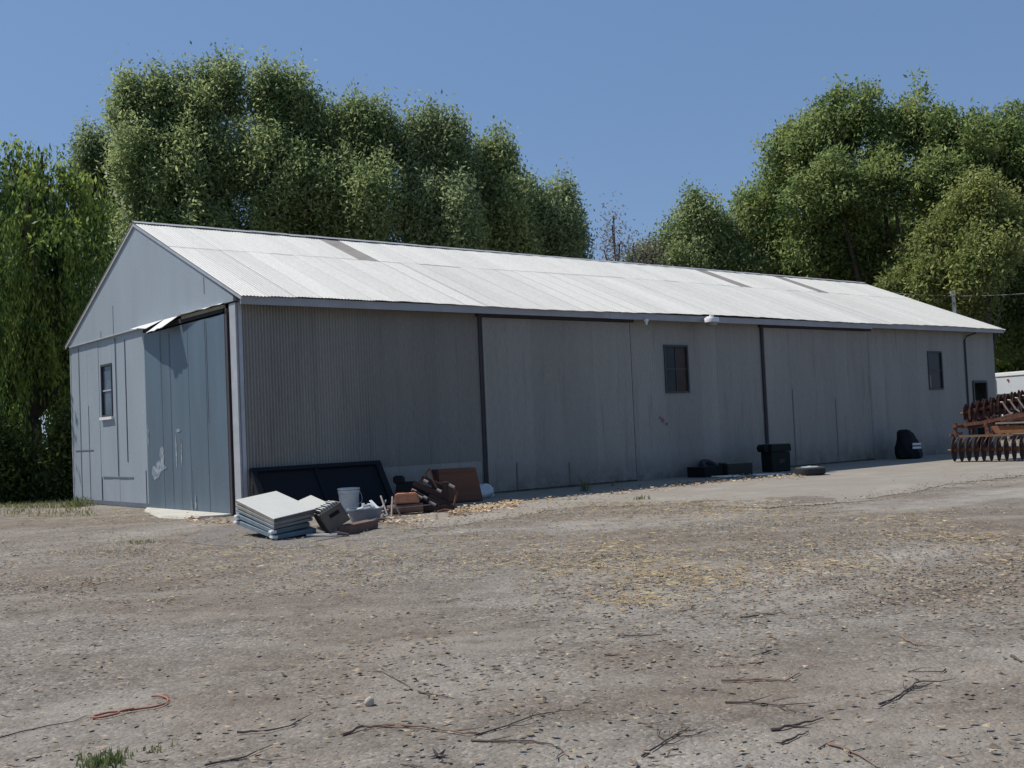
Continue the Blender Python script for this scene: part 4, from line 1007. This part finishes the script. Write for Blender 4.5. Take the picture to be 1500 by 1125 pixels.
th = rng.uniform(0, 6.28, n); v = octa[None]*(1+rng.uniform(-.35, .35, (n, 6, 3))); cth, sth = np.cos(th)[:, None], np.sin(th)[:, None]
xr = v[..., 0]*cth-v[..., 1]*sth; yr = v[..., 0]*sth+v[..., 1]*cth
V = np.stack([xr, yr, v[..., 2]*.5], 2)*sz[:, None, None]; V[..., 0] += P[:, 0:1]; V[..., 1] += P[:, 1:2]; V[..., 2] += (z+sz*.1)[:, None]
F = (of[None]+(np.arange(n)*6)[:, None, None]).reshape(-1, 3)
g = rng.choice([.17, .20, .24, .30, .38, .52], n, p=[.08, .2, .3, .22, .13, .07])
cc = np.stack([g*rng.uniform(1, 1.14, n), g*rng.uniform(.93, 1, n), g*rng.uniform(.74, .95, n)], 1)
tag(npmesh('gravel', V.reshape(-1, 3), F, M_stone, np.repeat(cc, 6, 0)), 'loose grey gravel scattered over the yard', 'gravel', kind='stuff')
# dead leaves: bent two-triangle flakes, thickest in the band before the barn
def flakes(P, L_, asp, colors, probs, name, label, cat, curl=.35, lift=.012):
    n = len(P); z = ground_z(P); th = rng.uniform(0, 6.28, n); l = L_*rng.uniform(.5, 1.4, n); w_ = l*asp*rng.uniform(.7, 1.3, n)
    a = np.stack([np.cos(th), np.sin(th), rng.normal(0, .10, n)], 1); b = np.stack([-np.sin(th), np.cos(th), rng.normal(0, .2, n)], 1)
    c = np.stack([P[:, 0], P[:, 1], z+lift*rng.uniform(.5, 1.6, n)+l*.08], 1)
    h = (l*curl*rng.uniform(-.3, .6, n))[:, None]*np.array([0, 0, 1])
    V = np.stack([c-a*l[:, None]/2+h, c-b*w_[:, None]/2, c+a*l[:, None]/2+h, c+b*w_[:, None]/2], 1).reshape(-1, 3)
    F = (np.array([(0, 1, 2), (0, 2, 3)])[None]+(np.arange(n)*4)[:, None, None]).reshape(-1, 3)
    k = rng.choice(len(colors), n, p=probs); cc = np.array(colors)[k]*rng.uniform(.75, 1.25, (n, 1))
    return tag(npmesh(name, V, F, M_leafl, np.repeat(cc, 4, 0)), label, cat, kind='stuff')
def keep_noise(P, seed, thr, f=.9): return P[(fbm(P[:, 0]*f, P[:, 1]*f, seed) > thr)]
band = np.concatenate([keep_noise(img_g(9000, 838, 38), 21, -.6), keep_noise(img_g(14000, 815, 32), 23, -.3), keep_noise(img_g(6000, 900, 90), 24, .1), keep_noise(img_x(12000, 350, 330, 832, 30), 25, -.3), img_pts(1300, -250, 1750, 880, 1200), keep_noise(img_pts(4500, 760, 1750, 735, 800), 22, .1)])
band = np.concatenate([band, along(EDGE, 2600, 3.5), along(EDGE, 900, 8)]); band = band[outside_barn(band)]
flakes(band, .044, .5, [(.15, .115, .085), (.22, .17, .12), (.35, .28, .185), (.11, .09, .072), (.27, .19, .135)], [.2, .3, .28, .08, .14], 'leaf_litter', 'dry brown leaf litter strewn across the gravel', 'leaf litter')
# straw: thin yellow blades in patches
cl = []
for px, py, sx_, sy_, k in ((905, 741, 60, 7, 420), (1060, 744, 50, 6, 420), (960, 752, 90, 8, 420), (1150, 760, 60, 7, 320), (1330, 764, 45, 7, 320), (1420, 792, 60, 7, 240), (960, 838, 60, 9, 360), (915, 806, 40, 6, 240), (1230, 834, 60, 8, 240),
                            (940, 880, 45, 6, 220), (1000, 852, 60, 8, 280), (820, 830, 60, 10, 260), (330, 800, 90, 10, 260), (120, 760, 90, 8, 420), (215, 757, 50, 6, 260), (20, 752, 60, 7, 260), (420, 810, 120, 14, 240), (1480, 820, 40, 8, 160), (760, 800, 220, 24, 1100), (1000, 815, 160, 26, 700), (400, 830, 240, 20, 700), (1000, 760, 150, 10, 400), (700, 735, 1, 1, 1)):
    for _ in range(k):
        p = gp(random.gauss(px, sx_), max(738, random.gauss(py, sy_))); cl.append((p.x, p.y))
cl = np.array(cl); cl = cl[outside_barn(cl)]
flakes(cl, .10, .10, [(.38, .29, .155), (.33, .25, .14), (.43, .35, .21), (.27, .19, .11)], [.35, .3, .2, .15], 'dry_straw', 'yellow dry straw lying in patches on the yard', 'straw', .2, .02)
# wood chips by the cabinet and along the apron edge
cl = []
for a, b, n_, s_ in (((655, 753), (760, 738), 900, 3.2), ((1045, 703), (1180, 697), 500, 2.2), ((985, 712), (1060, 704), 250, 2), ((760, 738), (990, 713), 260, 2.5), ((545, 768), (640, 760), 120, 4), ((270, 760), (335, 768), 160, 3)):
    for _ in range(n_):
        t_ = random.random(); p = gp(a[0]+(b[0]-a[0])*t_, a[1]+(b[1]-a[1])*t_+random.gauss(0, s_)); cl.append((p.x, p.y))
cl = np.array(cl); cl = cl[outside_barn(cl)]
flakes(cl, .085, .55, [(.46, .33, .20), (.36, .24, .14), (.54, .42, .28), (.24, .15, .10)], [.35, .3, .2, .15], 'wood_chips', 'pale wood chips and bark scraps along the wall', 'wood chips', .5, .02)
# grass along the willow and small green weeds
def blades(P, hmin, hmax, name, label, wdt=.012, m_=None, root=None):
    n = len(P); z = ground_z(P); h = rng.uniform(hmin, hmax, n); th = rng.uniform(0, 6.28, n); d = np.stack([np.cos(th), np.sin(th)], 1)
    ln = rng.normal(0, .3, (n, 2))*h[:, None]
    b0 = np.stack([P[:, 0]-d[:, 0]*wdt, P[:, 1]-d[:, 1]*wdt, z-.01], 1); b1 = np.stack([P[:, 0]+d[:, 0]*wdt, P[:, 1]+d[:, 1]*wdt, z-.01], 1)
    m0 = np.stack([P[:, 0]+ln[:, 0]*.4+d[:, 0]*wdt*.7, P[:, 1]+ln[:, 1]*.4+d[:, 1]*wdt*.7, z+h*.6], 1); t0_ = np.stack([P[:, 0]+ln[:, 0], P[:, 1]+ln[:, 1], z+h], 1)
    V = np.stack([b0, b1, m0, t0_], 1).reshape(-1, 3); F = np.arange(4*n).reshape(n, 4); f = np.repeat(np.clip(rng.normal(.5, .25, n), 0, 1), 4)
    if root is not None:                                      # one crown just under the soil joins all blades
        V = np.concatenate([V, [[root.x, root.y, -.03]]]); f = np.append(f, .5); c = np.full(n, 4*n)
        F = np.concatenate([F, np.stack([F[:, 0], F[:, 1], c, c], 1)]); me = None
        T = [tuple(x) for x in F[:n]]+[(a, b, c_) for a, b, c_, _ in F[n:]]
        mb = MB(); mb.add(V.tolist(), T); o = mb.build(name, m_)
        a = o.data.color_attributes.new('Col', 'FLOAT_COLOR', 'POINT'); a.data.foreach_set('color', np.stack([f, f, f, f*0+1], 1).astype(np.float32).ravel())
        return o
    return npmesh(name, V, F, m_, np.stack([f]*3, 1))
L_gr = leafmat('grass_blades', (.10, .14, .04), (.34, .31, .14), .4)
P = np.concatenate([img_pts(2600, -200, 112, 733, 745), img_pts(900, -200, 140, 742, 758)]); P = P[P[:, 1] < 25]; P = P[outside_barn(P)]
tag(blades(P, .03, .12, 'grass', '', .011, L_gr), 'thin green and yellow grass along the foot of the willow', 'grass', kind='stuff')
L_weed = leafmat('weed_blades', (.09, .13, .05), (.24, .26, .10), .4)
def weed(px, py, r_, n_, h_, label, cat='weed'):
    c = gp(px, py); P = np.stack([c.x+rng.normal(0, r_, n_), c.y+rng.normal(0, r_, n_)], 1)
    o = blades(P-0, .3*h_, h_, 'weed_tuft', '', .006 if h_ < .12 else .012, L_weed, c); tag(o, label, cat)
for a in ((155, 1117, .055, 240, .055, 'green weed tuft at the bottom edge below the orange cord'), (222, 1098, .05, 40, .03, 'flat little weed just above the weed tuft at the bottom edge'), (858, 720, .05, 22, .40, 'upright green weed at the foot of the first sliding door'),
          (896, 713, .05, 14, .2, 'smaller weed by the door stop right of the upright weed'), (205, 796, .16, 90, .06, 'yellow green weed patch before the door slab'), (160, 810, .2, 60, .05, 'sparse green weed left of the asphalt patch'), (115, 742, .15, 120, .3, 'grass tuft at the far corner of the gable wall'), (940, 732, .1, 30, .12, 'dry weed at the edge of the straw before the apron')): weed(*a)

# sticks, cord, stone
def stick(pts, r_, m_, label, group=None, cat='stick', name='fallen_stick', side=0):
    r_ *= .78; W_ = [gp(x, y) for x, y in pts]; P2 = []
    for i in range(len(W_)-1):
        k = 4
        for j in range(k): P2.append(W_[i].lerp(W_[i+1], j/k))
    P2.append(W_[-1]); Q = []
    for p in P2:
        zz = float(ground_z(np.array([[p.x, p.y]]))[0]); Q.append(Vector((p.x+random.uniform(-1, 1)*r_*.8, p.y+random.uniform(-1, 1)*r_*.8, zz+r_*1.1+random.uniform(0, r_))))
    o = Q[0].copy(); mb = MB(); n_ = len(Q); mb.tube([q-o for q in Q], [r_*(1-.65*i/(n_-1)) for i in range(n_)], 6)
    for _ in range(side):
        i = random.randrange(1, n_-1); d = (Q[i]-Q[i-1]).normalized(); s = Vector((-d.y, d.x, 0))*random.choice((-1, 1)); l = random.uniform(.06, .16)
        mb.tube([Q[i]-o, Q[i]-o+(d+s)*l*.5, Q[i]-o+(d*1.3+s*.8)*l+Vector((0, 0, .012))], [r_*.6, r_*.45, r_*.2], 5)
    ob = mb.build(name, m_, smooth=True); ob.location = o
    return tag(ob, label, cat, group)
stick([(503, 1076), (530, 1067), (570, 1063), (620, 1066), (680, 1077), (705, 1076)], .011, M_twigp, 'longest curved brown stick near the bottom middle', side=2)
stick([(695, 1078), (740, 1066), (790, 1050), (850, 1040)], .006, M_twig, 'thin straight twig continuing right from the longest curved stick', side=2)
stick([(690, 1086), (780, 1088), (815, 1095), (835, 1112)], .007, M_twig, 'forked dark twig right of the star shaped dry leaf', side=4)
stick([(348, 1073), (390, 1070), (437, 1059)], .009, M_twig, 'straight dark stick left of the longest curved stick', side=1)
stick([(612, 1013), (640, 1018), (660, 1022)], .008, M_twig, 'short dark stick right of the white stone', side=1)
stick([(300, 1122), (360, 1108), (400, 1090)], .007, M_twig, 'twig slanting up from the bottom edge under the straight dark stick')
stick([(0, 1080), (60, 1065), (110, 1055), (128, 1046)], .005, M_twig, 'thin twig at the left leading to the orange cord')
stick([(1058, 1000), (1110, 997), (1150, 998), (1170, 990)], .010, M_twigp, 'gently bent stick right of centre in the foreground', side=3)
stick([(1062, 1028), (1110, 1030), (1150, 1035), (1165, 1043)], .008, M_twig, 'dark stick just below the gently bent stick', side=3)
stick([(1130, 1070), (1170, 1062), (1205, 1053)], .011, M_twig, 'thick dark broken stick at the lower right', side=1)
stick([(1145, 1090), (1170, 1078), (1185, 1073)], .008, M_twig, 'short stick just below the thick broken stick')
stick([(1215, 1092), (1250, 1105), (1285, 1125)], .009, M_twigp, 'reddish stick running off the bottom edge at the right', side=1)
stick([(1290, 1035), (1320, 1020), (1340, 1003), (1355, 1000)], .009, M_twig, 'branched twig at the right foreground', side=6)
stick([(905, 932), (940, 934), (970, 932)], .010, M_twig, 'dark stick alone in the middle of the yard')
stick([(1085, 907), (1110, 904), (1128, 899)], .011, M_twig, 'short stick right of the middle of the yard', side=2)
stick([(1318, 933), (1340, 948), (1380, 952)], .009, M_twigp, 'bent pale twig on the dusty patch at the right')
stick([(885, 961), (920, 961)], .008, M_twig, 'short stick below the stick in the middle of the yard')
stick([(1385, 640+345), (1380, 988), (1330, 986)], .007, M_twig, 'straight twig near the right edge above the branched twig')
stick([(1482, 966), (1500, 974)], .012, M_twig, 'stick cut off by the right edge')
stick([(940, 1108), (975, 1085), (1010, 1066)], .007, M_twig, 'feathery twig at the bottom between the forked twig and the broken stick', side=6)
stick([(1115, 960), (1140, 953)], .008, M_twig, 'short stick above the gently bent stick', side=1)
stick([(600, 1005), (560, 985), (528, 984)], .004, M_twig, 'hair thin twig behind the white stone')
gtw = 'small twigs scattered over the foreground gravel'
for i in range(34):
    px, py = random.uniform(-40, 1540), 1125-300*random.random()**1.4; a = random.gauss(0, .45); l = random.uniform(14, 42)
    stick([(px, py), (px+l*.5*math.cos(a), py+l*.22*math.sin(a)+random.uniform(-3, 3)), (px+l*math.cos(a), py+l*.45*math.sin(a))], random.uniform(.0025, .0055), random.choice((M_twig, M_twig, M_twigp)), 'small dry twig lying loose on the foreground gravel', gtw, 'twig', 'twig', side=random.choice((0, 0, 1, 2)))
def smooth(pts, k=6):
    out = []
    for i in range(len(pts)-1):
        p0, p1, p2, p3 = (Vector(pts[max(0, min(len(pts)-1, i+d))]) for d in (-1, 0, 1, 2))
        for j in range(k):
            t_ = j/k; out.append(.5*((2*p1)+(p2-p0)*t_+(2*p0-5*p1+4*p2-p3)*t_*t_+(3*p1-p0-3*p2+p3)*t_**3))
    return out+[Vector(pts[-1])]
cp = smooth([(222, 1020), (236, 1020), (246, 1025), (243, 1031), (228, 1036), (205, 1039), (185, 1042), (160, 1044), (140, 1049), (136, 1052), (150, 1051.5), (170, 1047), (184, 1043), (197, 1041)])
Q = []
for i, p in enumerate(cp):
    g_ = gp(p.x, p.y); Q.append(Vector((g_.x, g_.y, float(ground_z(np.array([[g_.x, g_.y]]))[0])+.012+(.008 if i > len(cp)*.85 else 0))))
o = Q[0].copy(); mb = MB(); mb.tube([q-o for q in Q], .006, 8); ob = mb.build('cord', M_cord, smooth=True); ob.location = o
tag(ob, 'orange cord doubled back in a loop on the gravel at the lower left', 'cord')
g_ = gp(542, 1031); tag(lumpy('stone', (g_.x, g_.y, .012), (.028, .024, .03), mat('pale_stone', (.55, .46, .37), .9, 0, .2, 20), 31, 2, .25), 'pale stone standing out on the gravel at the lower middle', 'stone')
# star shaped dry leaf
g_ = gp(643, 1110); mb = MB(); n = 10; P = [(.0, 0, .012)]
for k in range(n):
    q = 2*PI*k/n+.3; rr_ = .055 if k % 2 == 0 else .02; P.append((rr_*math.cos(q), rr_*math.sin(q), .004+.03*random.random()*(k % 2 == 0)))
mb.add(P, [(0, 1+k, 1+(k+1) % n) for k in range(n)]); ob = mb.build('dry_leaf', mat('dark_dry_leaf', (.035, .025, .022), .8, 0, .3)); ob.location = (g_.x, g_.y, float(ground_z(np.array([[g_.x, g_.y]]))[0])+.004)
tag(ob, 'dark star shaped dry leaf at the bottom middle', 'leaf')
